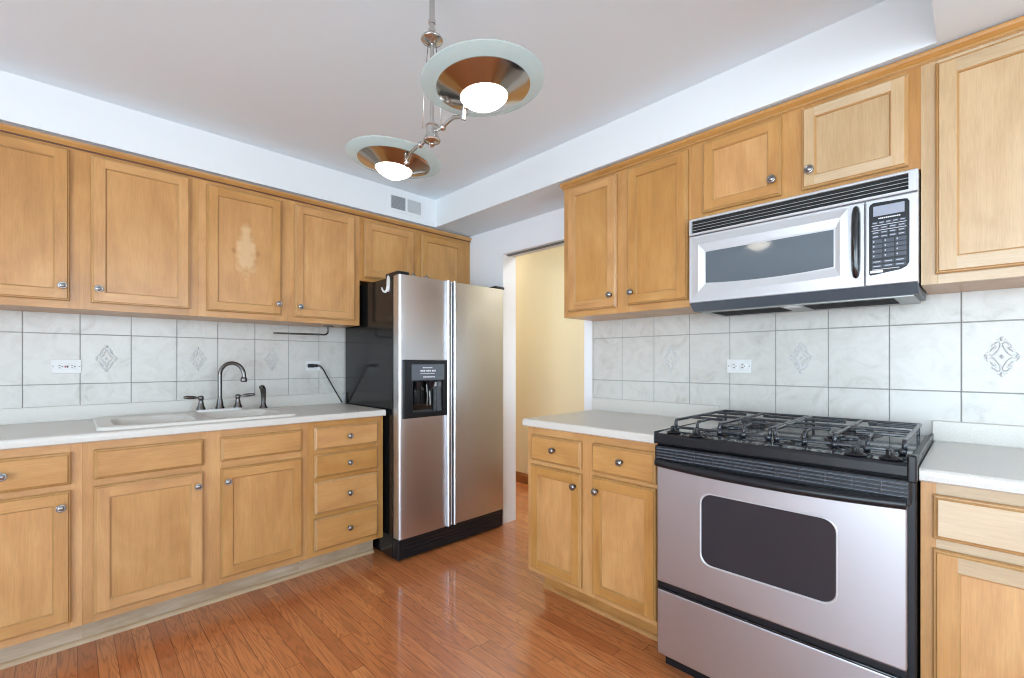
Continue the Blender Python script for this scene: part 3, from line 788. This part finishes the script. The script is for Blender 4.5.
outlet('white wall outlet with the black cord plugged in, beside the refrigerator', 'S', -1.170, -1.070, 1.142, 1.208)
outlet('white wall outlet on the tiles behind the stove, below the microwave', 'T', 2.300, 2.410, 1.147, 1.213)
off = (-1.14, 0, 1.17)
root = thing('power_cord', 'black power cord plugged into the outlet and dropping behind the refrigerator', 'cord', off)
mb = MB(off); mb.box(-1.160, -1.118, -.034, -.0158, 1.163, 1.188, .004); mb.prism([(-.032, 1.166), (-.018, 1.166), (-.018, 1.185), (-.032, 1.185)], 0, -1.12, -1.095, bev=.004)
mb.build('plug', M_BLACK, root)
mb = MB(off)
cp = [(-1.10, -.026, 1.176), (-1.085, -.026, 1.175), (-1.072, -.027, 1.168), (-1.055, -.028, 1.145), (-1.035, -.029, 1.105), (-1.01, -.030, 1.060), (-.985, -.031, 1.015), (-.960, -.032, .970), (-.940, -.033, .935), (-.928, -.034, .918)]
mb.tube(cp, .0042, 8); mb.build('cable', M_BLACK, root, smooth=60)

off = (-1.25, -.16, 1.438)
root = thing('towel_holder', 'steel paper towel bar mounted under the wall cabinet near the refrigerator', 'towel holder', off)
mb = MB(off); y = -.15
mb.tube([(-1.075, y, 1.436), (-1.075, y, 1.405), (-1.078, y, 1.392), (-1.088, y, 1.383), (-1.10, y, 1.380), (-1.20, y, 1.379), (-1.38, y, 1.377), (-1.405, y, 1.377), (-1.412, y, 1.377)], [.006] * 7 + [.005, .002], 10)
mb.build('bar', M_PEWTER, root, smooth=60)
mb = MB(off); mb.box(-1.100, -1.045, y - .016, y + .016, 1.434, 1.4385, .001); mb.build('mounting_plate', M_PEWTER, root)

off = (-.594, SYF, 2.26)
root = thing('air_vent', 'white two-part air vent on the soffit above the refrigerator', 'vent', off)
va, vb, vz0, vz1 = -.735, -.455, 2.245, 2.372
mb = MB(off); y0 = SYF - .0035
mb.box(va, vb, y0, SYF, vz1 - .018, vz1); mb.box(va, vb, y0, SYF, vz0, vz0 + .018)
za_, zb_ = vz0 + .018, vz1 - .018; mb.box(va, va + .02, y0, SYF, za_, zb_); mb.box(vb - .02, vb, y0, SYF, za_, zb_); mb.box(-.603, -.587, y0, SYF, za_, zb_)
mb.build('frame', M_SOFF, root)
for a, b_, ang, mt in ((va + .02, -.603, 1, M_LOUVRESHADE), (-.587, vb - .02, -1, M_LOUVRE)):
    mb = MB(off); n = 11
    for k in range(n):
        z = vz0 + .018 + (vz1 - vz0 - .036) * (k + .5) / n
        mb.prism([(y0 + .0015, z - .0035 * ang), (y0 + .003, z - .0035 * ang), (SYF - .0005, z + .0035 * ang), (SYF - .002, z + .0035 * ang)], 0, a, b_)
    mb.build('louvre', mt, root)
    mb = MB(off); mb.box(a, b_, SYF - .0012, SYF - .0004, vz0 + .018, vz1 - .018); mb.build('duct_opening', M_SLOT if ang == 1 else M_LOUVRESHADE, root)  # flat backing sheets painted as the darkness behind the blades

# ------------------------------------------------------------------ refrigerator
off = (-.48, -.40, 0)
root = thing('refrigerator', 'stainless side-by-side refrigerator with black sides and an ice dispenser', 'refrigerator', off)
FX0, FX1, FD = -.905, -.052, -.763
mb = MB(off); mb.box(FX0, FX1 + .006, -.690, -.03, .014, 1.715, .006); mb.build('case', M_CASE, root)
def fridge_door(x0, x1, side):
    # gently rounded front, vertical edges eased
    pr = []
    yb = -.698
    pts = [(x0, yb), (x0, FD + .016)]
    for k in range(1, 5): t = PI / 2 * k / 4; pts.append((x0 + .014 - .014 * math.cos(t), FD + .016 - .014 * math.sin(t)))
    n = 12
    for k in range(1, n):
        s = k / n; pts.append((x0 + .014 + (x1 - x0 - .028) * s, FD + .002 - .004 * (1 - (2 * s - 1) ** 2)))
    for k in range(0, 5): t = PI / 2 * k / 4; pts.append((x1 - .014 + .014 * math.sin(t), FD + .016 - .014 * math.cos(t)))
    pts.append((x1, yb))
    mb = MB(off)
    mb.loft([[(x, y, z) for x, y in pts] for z in (.142, 1.722)], 0, True, True, True)
    return mb.build('freezer_door' if side < 0 else 'fresh_food_door', M_STEELV, root, smooth=35)
XS = -.530
ld = fridge_door(FX0, XS - .004, -1); rd = fridge_door(XS + .004, FX1, 1)
# ice dispenser cavity
DX0, DX1, DZa, DZb = -.884, -.550, .860, 1.214
c = MB(off); c.box(-.818, -.598, -.80, -.704, .892, 1.082); co = c.build('tmp_cutter', M_BLACK, root); cut(ld, co)
dsp = MB(off); dsp.box(DX0, DX1, -.776, -.755, DZa, DZb, .006); dsp = dsp.build('dispenser', M_BLACK, ld)
c = MB(off); c.box(-.818, -.598, -.80, -.70, .892, 1.082); co = c.build('tmp_cutter', M_BLACK, root); cut(dsp, co)
mb = MB(off); mb.box(-.8175, -.5985, -.712, -.705, .892, 1.082); mb.box(-.818, -.598, -.775, -.705, .886, .893); mb.build('recess', M_BLACKGLOSS, ld)
mb = MB(off); mb.box(-.828, -.590, -.779, -.774, 1.088, 1.186, .002); cp_ = mb.build('control_panel', M_GREYPLASTIC, ld)
mb = MB(off)
for z, a, b_, h in ((1.165, -.752, -.680, .006), (1.146, -.768, -.732, .010), (1.146, -.726, -.692, .010), (1.146, -.686, -.655, .010), (1.129, -.768, -.662, .004), (1.108, -.748, -.660, .007)):
    n = max(2, int((b_ - a) / .010))
    for k in range(n):
        p = a + (b_ - a) * k / n; mb.box(p, p + (b_ - a) / n * .78, -.7797, -.7788, z - h / 2, z + h / 2)
mb.build('lettering', M_LABEL, ld)
mb = MB(off)
for cx in (-.765, -.672):
    mb.tube([(cx, -.745, 1.082), (cx, -.742, 1.05), (cx, -.74, 1.03)], [.030, .022, .012], 14)
    mb.box(cx - .016, cx + .016, -.735, -.728, .935, 1.04, .004)
mb.build('dispenser_paddle', M_BLACK, ld, smooth=40)
mb = MB(off); mb.tube([(-.705, -.750, 1.06), (-.70, -.752, .99), (-.70, -.748, .93)], .0055, 8); mb.tube([(-.683, -.752, 1.02), (-.68, -.754, .93)], .006, 8)
mb.build('water_spout', M_PEWTER, ld, smooth=50)
mb = MB(off); mb.box(-.640, -.606, -.715, -.7115, 1.045, 1.070); mb.build('sticker', M_PLASTIC, ld)
# full-height handles either side of the split
for x0, x1, pd in ((-.567, -.543, ld), (-.517, -.493, rd)):
    mb = MB(off)
    s = [(x0, -.758), (x0 + .001, -.780), (x0 + .007, -.787), (x1 - .007, -.787), (x1 - .001, -.780), (x1, -.758)]
    mb.loft([[(x, y, z) for x, y in s] for z in (.146, 1.724)], 0, True, True, True)
    mb.build('handle', M_STEELV, pd, smooth=30)
mb = MB(off); mb.box(XS - .012, XS + .012, -.756, -.69, .145, 1.715); mb.build('door_gasket', M_BLACK, root)
# hinge covers, base grille, feet
for a, b_ in ((-.905, -.835), (-.125, -.048)):
    mb = MB(off); mb.prism([(-.60, 1.714), (-.60, 1.742), (-.75, 1.744), (-.762, 1.738), (-.762, 1.723), (-.70, 1.714)], 0, a, b_, bev=.003)
    mb.build('hinge_cover', M_BLACK, root)
mb = MB(off); mb.box(FX0 + .004, FX1 + .004, -.742, -.69, .012, .134, .006)
for k in range(4): mb.box(FX0 + .03, FX1 - .02, -.7465, -.740, .034 + .022 * k, .044 + .022 * k, .002)
mb.tube([(-.60, -.746, .085)] + [(-.60 + .045 * math.sin(t) - .0, -.747, .085 - .028 + .028 * math.cos(t)) for t in [PI * k / 8 for k in range(9)]], .0025, 6)
mb.build('base_grille', M_BLACK, root)
for x in (-.86, -.10):
    mb = MB(off); mb.lathe([(.0, 0.0), (.022, 0.0), (.022, .012), (.012, .016), (.012, .04)], Matrix.Translation((x, -.66, 0)), 16); mb.build('levelling_foot', M_BLACK, root)
# white hook on the side
off = (FX0, -.63, 1.62)
root = thing('adhesive_hook', 'white plastic hook stuck high on the refrigerator side', 'hook', off)
hx = FX0 - .0005
mb = MB(off)
pts = [(1.0 * math.cos(t), 1.0 * math.sin(t)) for t in [2 * PI * k / 20 for k in range(20)]]
mb.loft([[(x, -.640 + .017 * a, 1.678 + .050 * b_) for a, b_ in pts] for x in (hx, hx - .005)], 0, True, True, True)
mb.build('backplate', M_PLASTIC, root, smooth=40)
mb = MB(off)
mb.tube([(hx - .006, -.638, 1.665), (hx - .008, -.636, 1.638), (hx - .014, -.626, 1.628), (hx - .020, -.613, 1.632), (hx - .023, -.604, 1.645), (hx - .024, -.600, 1.657)], [.007, .009, .008, .006, .005, .004], 10)
mb.build('hook_arm', M_PLASTIC, root, smooth=60)

# ------------------------------------------------------------------ stove
off = (2.6505, -.33, 0)
root = thing('gas_range', 'stainless and black gas range with cast iron grates between the two stove-wall counters', 'stove', off, 'T')
U0, U1 = 2.2635, 3.0375
mb = MB(off); mb.box(U0 + .001, U1 - .003, -.634, -.03, .05, .888, .004); mb.box(U0 + .02, U1 - .02, -.60, -.05, 0.0, .06)
mb.build('body', M_BLACK, root)
# oven door with window
DA, DB = 2.279, 3.0165
mb = MB(off); mb.box(DA, DB, -.662, -.636, .350, .808, .004); dr = mb.build('oven_door', M_STEELH, root)
c = MB(off); P = rrect(2.450, 2.857, .468, .725, .035);
A = [[(x, y, z) for x, z in P] for y in (-.70, -.652)]
c.loft(A, 0, True, True, True); co = c.build('tmp_cutter', M_STEELH, root); cut(dr, co)
P2 = rrect(2.451, 2.856, .469, .724, .034)
mb = MB(off); mb.loft([[(x, y, z) for x, z in P2] for y in (-.6525, -.6595)], 0, True, True, True); win = mb.build('oven_window', M_DARKGLASS, dr)
mb = MB(off); P3 = rrect(2.446, 2.861, .464, .729, .039)
mb.loft([[(x, -.6615, z) for x, z in P3], [(x, -.6645, z) for x, z in shrink(P3, .0015)], [(x, -.6645, z) for x, z in shrink(P3, .0045)], [(x, -.6590, z) for x, z in shrink(P3, .006)]], 0)
mb.build('window_bezel', M_SILVER, dr)
# vent grille and full-width handle
mb = MB(off); mb.box(DA - .006, DB + .008, -.668, -.634, .806, .876, .004)
mb.build('vent_backing', M_BLACK, root)
for k in range(4):
    z = .8305 + .0115 * k
    mb = MB(off); mb.prism([(-.666, z + .001), (-.6755, z), (-.6755, z + .0012), (-.666, z + .0042)], 0, DA + .004, DB + .002); mb.build('vent_slat', M_SLAT, root)
for k in range(10):
    u = DA + .085 + (DB - DA - .14) * k / 9
    mb = MB(off); mb.box(u, u + .004, -.674, -.667, .830, .868, .0005); mb.build('vent_rib', M_IRON, root)
mb = MB(off)
n = 24; rings = []
for k in range(n + 1):
    s = k / n; u = DA + .004 + (DB - DA - .004) * s; bow = .022 * (1 - abs(2 * s - 1) ** 2.4); sag = -.008 * (1 - (2 * s - 1) ** 2)
    rings.append([(u, y - bow if y < -.67 else y, z + sag) for y, z in [(-.664, .826), (-.680, .828), (-.688, .822), (-.691, .812), (-.688, .803), (-.680, .798), (-.664, .800)]])
mb.loft(rings, 0, True, True, True); mb.build('oven_handle', M_BLACK, root, smooth=40)
# storage drawer
mb = MB(off); mb.box(DA, DB, -.660, -.636, .068, .318, .004); sd = mb.build('storage_drawer', M_STEELH, root)
mb = MB(off); mb.box(DA, DB, -.655, -.634, .319, .349, .003); mb.build('drawer_gap', M_BLACK, root)
mb = MB(off); mb.box(DA, DB, -.664, -.652, .319, .327, .003); mb.build('drawer_lip', M_BLACKGLOSS, sd)
# cooktop
mb = MB(off)
pr = [(-.03, .889), (-.669, .884), (-.673, .889), (-.673, .914), (-.670, .921), (-.664, .9245), (-.60, .9275), (-.03, .9275)]
mb.loft([[(u, y, z) for y, z in pr] for u in (U0 + .012, U1 - .020)], 0, True, True, True, smooth=False)
ct = mb.build('cooktop', [M_BLACKGLOSS, M_BLACK], root)
for p in ct.data.polygons:
    if p.normal.y < -.4: p.material_index = 1
mb = MB(off); mb.box(U0 + .007, U0 + .014, -.674, -.03, .884, .930, .003); mb.build('side_trim', M_BLACK, root)
mb = MB(off); mb.box(U1 - .0205, U1 + .000, -.672, -.03, .886, .9275, .002); mb.box(U1 - .008, U1 + .001, -.66, -.03, .92, .934, .003); mb.box(U1 - .020, U1 + .001, -.677, -.640, .872, .947, .005)
mb.build('side_trim', M_BLACK, root)
mb = MB(off); mb.box(U1 - .001, U1 + .0012, -.63, -.03, .9335, .936, .0005); mb.build('edge_strip', M_IRON, root)
# printed touch panel on the glass
mb = MB(off)
for k in range(17):
    u = 2.475 + .0235 * k
    for j, y in enumerate((-.628, -.644, -.660)):
        if (k * 3 + j * 5) % 4 == 0 or j == 0: continue
        mb.box(u, u + .0135, y - .0035, y + .0035, .9264, .9282 - .00022 * j)
mb.build('panel_markings', M_MARK, ct)
mb = MB(off)
for u in (2.470, 2.570, 2.655, 2.875): mb.box(u, u + .0012, -.676, -.612, .9262, .9283)
mb.build('panel_line', M_SLOT, ct)
for u, y in ((2.332, -.628), (2.428, -.652), (2.902, -.648), (2.980, -.648)):
    mb = MB(off); M = Matrix.Translation((u, y, .9265))
    mb.lathe([(.025, 0), (.026, .002), (.024, .005), (.015, .008), (.011, .012), (.0095, .020), (.009, .026), (0, .0275)], M, 28)
    mb.box(u - .005, u + .005, y - .021, y + .021, .934, .9535, .004)
    mb.build('knob', M_BLACK, root, smooth=45)
# burners
GR = ((2.300, 2.652), (2.658, 3.008))
BUR = [(2.476, -.43, .048), (2.476, -.17, .040), (2.833, -.43, .044), (2.833, -.17, .050)]
for u, y, r in BUR:
    mb = MB(off); M = Matrix.Translation((u, y, .9275))
    mb.lathe([(r + .028, 0), (r + .026, .003), (r + .010, .004), (r + .006, .012), (r - .004, .014)], M, 32)
    bb = mb.build('burner_base', M_IRON, root, smooth=40)
    mb = MB(off); mb.lathe([(r - .006, .013), (r, .0145), (r, .020), (r - .004, .0225), (0, .0235)], M, 32)
    mb.build('burner_cap', M_IRON, bb, smooth=40)
# grates: front rail on feet, posts, upper bars from front to rear and fingers over the burners
for (a, b_) in GR:
    mb = MB(off); yF, yR = -.562, -.050; zl, zt = .9385, .9720
    def sq(u0, u1, y0, y1, z0, z1): mb.box(min(u0, u1), max(u0, u1), min(y0, y1), max(y0, y1), z0, z1, .0028)
    mid = (a + b_) / 2
    sq(a, b_, yF, yF + .010, zl - .005, zl + .005); sq(a, b_, yR - .010, yR, zt - .010, zt)
    for u in (a + .0055, mid, b_ - .0055):          # bars from front to rear, turning down to the rail
        sq(u - .0055, u + .0055, yF + .012, yR, zt - .010, zt)
        mb.tube([(u, yF + .016, zt - .005), (u, yF + .009, zt - .0075), (u, yF + .005, zt - .016), (u, yF + .005, zl)], [.0058, .0064, .0064, .0068], 8)
    for k in range(5):                              # feet under the front rail
        u = a + .010 + (b_ - a - .020) * k / 4
        mb.lathe([(.0, .9272), (.007, .9276), (.0105, .933), (.0105, .940), (.006, .945), (0, .946)], Matrix.Translation((u, yF + .005, 0)), 12)
    for u in (a + (b_ - a) * .26, a + (b_ - a) * .74):
        mb.tube([(u, yF + .005, zl), (u, yF + .007, zl + .016), (u, yF + .016, zt - .006), (u, yF + .085, zt - .005)], [.0062, .0062, .0058, .0045], 8)
    for u in (a + .010, b_ - .010): sq(u - .005, u + .005, yR - .010, yR, .9275, zt)
    sq(a, b_, (yF + yR) / 2 - .005, (yF + yR) / 2 + .005, zt - .010, zt)
    for yc in (-.43, -.17):                         # fingers with raised tips
        for e0, e1 in ((a + .006, mid - .034), (b_ - .006, mid + .034)):
            sq(e0, e1, yc - .0045, yc + .0045, zt - .0095, zt + .001)
            tp = e1 + (.026 if e1 < mid else -.026) * -1
            sq(e1, tp, yc - .0062, yc + .0062, zt - .004, zt + .0045)
    mb.build('grate', M_IRON, root)

# ------------------------------------------------------------------ microwave
off = (2.642, -.17, 1.43)
root = thing('microwave', 'stainless over-the-range microwave with a black handle hung above the gas range', 'microwave', off, 'T')
A0, A1, ZB, ZT = 2.2635, 3.0185, 1.457, 1.8235
mb = MB(off); mb.box(A0 + .003, A1 - .001, -.322, -.012, 1.447, ZT - .001, .002); mb.build('case', M_SILVER, root)
# vent panel
mb = MB(off); mb.box(A0, A1, -.350, -.320, 1.752, ZT, .004); vp = mb.build('vent_panel', M_SILVER, root)
c = MB(off); c.box(A0 + .013, A1 - .024, -.37, -.338, 1.7605, 1.8135); co = c.build('tmp_cutter', M_SILVER, root); cut(vp, co)
mb = MB(off); mb.box(A0 + .013, A1 - .024, -.3405, -.3375, 1.7605, 1.8135); vb_ = mb.build('vent_opening', M_SLOT, vp)
for k in range(3):
    z = 1.7730 + .0124 * k
    mb = MB(off); mb.prism([(-.347, z), (-.347, z + .0011), (-.341, z + .0022), (-.341, z + .0010)], 0, A0 + .013, A1 - .024); mb.build('vent_slat', M_SILVER, vp)
# door with tapered surround
XD = 2.8795
mb = MB(off)
wx0, wx1, wz0, wz1 = 2.337, 2.792, 1.531, 1.672
dz0, dz1 = ZB + .001, 1.7485
o_ = [(A0, dz0), (XD, dz0), (XD, dz1), (A0, dz1)]
mb.box(A0, XD, -.346, -.321, dz0, dz1, .003)
md = mb.build('door', M_SILVER, root)
mb = MB(off)
n = 16
def arcbottom(x0, x1, zb, zt, sag):
    return [(x0 + (x1 - x0) * k / n, zb - sag * (1 - (2 * k / n - 1) ** 2)) for k in range(n + 1)] + [(x1 - (x1 - x0) * k / n, zt + .0 ) for k in range(n + 1)]
oP = arcbottom(A0 + .006, 2.838, dz0 + .005, dz1 - .003, .0)
iP = arcbottom(wx0 - .006, wx1 + .006, wz0 + .002, wz1 + .006, .010)
iP2 = arcbottom(wx0, wx1, wz0 + .008, wz1, .010)
mP = arcbottom(A0 + .042, 2.812, dz0 + .045, dz1 - .04, .006)
mb.loft([[(x, -.345, z) for x, z in oP], [(x, -.351, z) for x, z in mP], [(x, -.3465, z) for x, z in iP], [(x, -.3440, z) for x, z in iP2]], 0, True, smooth=False)
mb.build('door_surround', M_SILVER, md)
mb = MB(off); Q = [(x, -.3468, z) for x, z in iP2]
mb.bm.faces.new([mb.v(p) for p in Q]); mb.build('window', M_MWGLASS, md)
mb = MB(off)
hp = [(2.855, -.346, 1.500), (2.855, -.372, 1.510), (2.856, -.384, 1.545), (2.857, -.389, 1.61), (2.856, -.384, 1.68), (2.855, -.372, 1.718), (2.855, -.346, 1.728)]
rings = []
hz = [1.488, 1.495, 1.515, 1.56, 1.613, 1.666, 1.711, 1.731, 1.738]; hw = [.004, .0095, .0125, .0138, .0138, .0138, .0125, .0095, .004]; hd_ = [.012, .020, .027, .033, .035, .033, .027, .020, .012]
for z, ww, dd in zip(hz, hw, hd_):
    rings.append([(2.857 + ww * math.cos(t), -.345 - dd * max(0, math.sin(t)) ** .7 if math.sin(t) > 0 else -.345, z) for t in [2 * PI * k / 20 for k in range(20)]])
mb.loft(rings, 0, True, True, True); mb.build('handle', M_BLACKGLOSS, md, smooth=50)
# control side
mb = MB(off); mb.box(XD + .0025, A1, -.349, -.321, dz0, dz1, .004); cpn = mb.build('control_panel', M_SILVER, root)
mb = MB(off); kp = [(2.897, 1.492), (2.975, 1.503), (2.990, 1.511), (2.997, 1.523), (2.997, 1.722), (2.992, 1.731), (2.984, 1.733), (2.904, 1.737), (2.896, 1.732), (2.893, 1.724), (2.893, 1.497)]
mb.loft([[(x, y, z) for x, z in kp] for y in (-.348, -.3510)], 0, True, True, True, smooth=False); mb.build('keypad', M_BLACK, cpn)
mb = MB(off); mb.box(2.904, 2.985, -.3522, -.3505, 1.690, 1.724, .001); mb.build('display', M_LCD, cpn)
mb = MB(off)
n = 12
for k in range(n): mb.box(2.918 + k * .0048, 2.918 + k * .0048 + .0036, -.3520, -.3506, 1.6795, 1.6835)
mb.build('lettering', M_LABEL, cpn)
def row(z, h, n, x0=2.901, x1=2.990, light=.35):
    for k in range(n):
        a = x0 + (x1 - x0) * k / n; b_ = a + (x1 - x0) / n - .0022
        mb = MB(off); mb.box(a, b_, -.3519, -.3505, z - h / 2, z + h / 2, .0005, 0)
        q = (b_ - a)
        mb.box(a + q * .15, b_ - q * .18, -.3524, -.3515, z - .0012, z + .0018, 0, 1)
        mb.build('button', [M_KEY, M_KEYTEXT], cpn)
row(1.667, .0095, 5); row(1.650, .0095, 4); row(1.634, .0085, 4); row(1.621, .010, 4)
for r_ in range(4):
    for k in range(3):
        a = 2.901 + .0305 * k; z = 1.605 - .0165 * r_
        mb = MB(off); mb.box(a, a + .0275, -.3519, -.3505, z - .0068, z + .0068, .0005, 0); mb.box(a + .003, a + .0065, -.3524, -.3515, z - .002, z + .003, 0, 1)
        mb.build('button', [M_KEY, M_KEYTEXT], cpn)
row(1.536, .011, 3); row(1.521, .010, 3)
mb = MB(off)
for z, a, b_ in ((1.6585, 2.900, 2.990), (1.642, 2.900, 2.990), (1.5105, 2.902, 2.972)): mb.box(a, b_, -.3522, -.3508, z - .0008, z + .0008)
mb.build('divider_line', M_LABEL, cpn)
mb = MB(off); mb.box(2.896, 2.930, -.3520, -.3506, 1.4995, 1.508); mb.build('logo_bar', M_LABEL, cpn)
# sloped bottom and underside
mb = MB(off)
mb.prism([(-.350, 1.4565), (-.330, 1.4565), (-.02, 1.4470), (-.02, 1.428), (-.295, 1.423), (-.305, 1.424)], 0, A0 + .002, A1 - .001, bev=.002)
mb.build('bottom_housing', M_GREYPLASTIC, root)
mb = MB(off); mb.box(A0 + .03, A1 - .015, -.285, -.03, 1.4175, 1.4275, .002); un_ = mb.build('underside_plate', M_UNDER, root)
mb = MB(off)
for a, b_ in ((2.33, 2.60), (2.68, 2.95)):
    for k in range(7): mb.box(a, b_, -.27 + .026 * k, -.258 + .026 * k, 1.4150, 1.4185)
mb.build('grease_filter', M_SLOT, un_)
mb = MB(off); mb.box(2.615, 2.665, -.275, -.22, 1.4145, 1.4185, .001); mb.build('lamp_cover', M_PLASTIC, un_)

# ------------------------------------------------------------------ pendant lamp
off = (-1.472, -1.935, HC)
root = thing('pendant_lamp', 'nickel pendant lamp with two frosted glass disc shades hung from the ceiling', 'lamp', off)
hx, hy = -1.472, -1.935
T_ = Matrix.Translation((hx, hy, 0))
mb = MB(off); mb.lathe([(0, HC - .0005), (.034, HC - .0005), (.034, HC - .004), (.026, HC - .008), (.012, HC - .009), (0, HC - .009)], T_); mb.build('canopy', M_NICKEL, root, smooth=40)
mb = MB(off); mb.tube([(hx, hy, HC - .01), (hx, hy, 2.285)], .0085, 14)
mb.lathe([(.0085, 2.292), (.0115, 2.290), (.0115, 2.278), (.0085, 2.276), (.0085, 2.262), (.0120, 2.260), (.0120, 2.250), (.007, 2.246), (.007, 2.225)], T_, 20)
mb.tube([(hx, hy, 2.24), (hx, hy, 1.95)], .0062, 14); mb.build('stem', M_NICKEL, root, smooth=50)
mb = MB(off); mb.lathe([(.0, 2.246), (.012, 2.245), (.024, 2.240), (.033, 2.232), (.0355, 2.226), (.034, 2.224), (.022, 2.220), (.012, 2.214), (.0, 2.212)], T_, 32); mb.build('collar', M_NICKEL, root, smooth=60)
mb = MB(off)
for s in (-1, 1):
    mb.tube([(hx + .008 * s, hy - .008 * s, 2.222), (hx + .018 * s, hy - .018 * s, 2.08), (hx + .021 * s, hy - .021 * s, 1.945)], .0014, 6)
mb.build('stay_wire', M_NICKEL, root)
mb = MB(off); mb.lathe([(0, 1.958), (.016, 1.958), (.021, 1.954), (.0215, 1.950), (.019, 1.948), (.019, 1.922), (.0215, 1.920), (.022, 1.915), (.026, 1.911), (.0275, 1.906), (.025, 1.902), (.012, 1.899), (.008, 1.895), (.0095, 1.891), (.006, 1.886), (0, 1.884)], T_, 32)
mb.build('hub', M_NICKEL, root, smooth=40)
def shade(center, tilt, arm):
    M = Matrix.Translation(center) @ tilt
    r0 = bpy.data.objects.new('shade', None)
    mb = MB(off)
    mb.lathe([(.122, -.006), (.130, -.0035), (.168, .0035), (.1705, .0055), (.1695, .0085), (.130, .0030), (.122, .0005), (.122, -.006)], M, 72)
    sh = mb.build('glass_disc', M_FROST, root, smooth=50)
    mb = MB(off); mb.lathe([(.122, -.003), (.129, -.005), (.130, -.0075), (.127, -.0090), (.118, -.0125), (.095, -.021), (.070, -.0315), (.066, -.033), (.0655, -.031), (.095, -.018), (.122, -.006)], M, 64)
    mb.build('reflector_cone', M_CONE, sh, smooth=50)
    mb = MB(off); mb.lathe([(.0655, -.032), (.064, -.036), (.054, -.045), (.036, -.056), (.018, -.0645), (.007, -.068), (0, -.069)], M, 48)
    mb.build('bulb_lens', M_BULB, sh, smooth=70)
    mb = MB(off); mb.lathe([(0, .020), (.05, .018), (.064, -.010), (.066, -.030)], M, 32); mb.build('lamp_housing', M_NICKEL, sh, smooth=50)
    mb = MB(off)
    for p, q in zip(arm, arm[1:]): pass
    mb.tube(arm, .0058, 12)
    for i, r in ((1, .0105), (-2, .0095)): mb.tube([Vector(arm[i]) + Vector((0, 0, -r)) * math.cos(t) * 1 for t in [PI * k / 8 for k in range(9)]], [max(.0005, r * math.sin(PI * k / 8)) for k in range(9)], 14)
    mb.tube([Vector(arm[-2]) + Vector((0, 0, -.012)), Vector(arm[-1])], .0085, 12)
    mb.build('arm', M_NICKEL, root, smooth=50)
    bpy.data.objects.remove(r0)
cr = Vector((math.cos(math.radians(44.2564)), -math.sin(math.radians(44.2564)), 0)); cf = Vector((math.sin(math.radians(44.2564)), math.cos(math.radians(44.2564)), 0))
shade(Vector((-1.479, -2.194, 1.966)), Matrix.Rotation(math.radians(-4.0), 4, cf), [(hx, hy - .015, 1.932), (-1.4690, -1.990, 1.929), (-1.471, -2.020, 1.934), (-1.473, -2.050, 1.935), (-1.476, -2.085, 1.923), (-1.4775, -2.103, 1.918), (-1.4795, -2.112, 1.950)])
shade(Vector((-1.4455, -1.655, 1.938)), Matrix.Rotation(math.radians(4.5), 4, cf), [(hx, hy + .015, 1.918), (-1.4770, -1.876, 1.911), (-1.474, -1.848, 1.915), (-1.468, -1.805, 1.913), (-1.460, -1.775, 1.903), (-1.4555, -1.757, 1.898), (-1.4520, -1.745, 1.925)])

# drop the mesh stand-ins used for cutting (none may remain)
for o in [o for o in bpy.data.objects if o.name.startswith('tmp_')]: bpy.data.objects.remove(o)
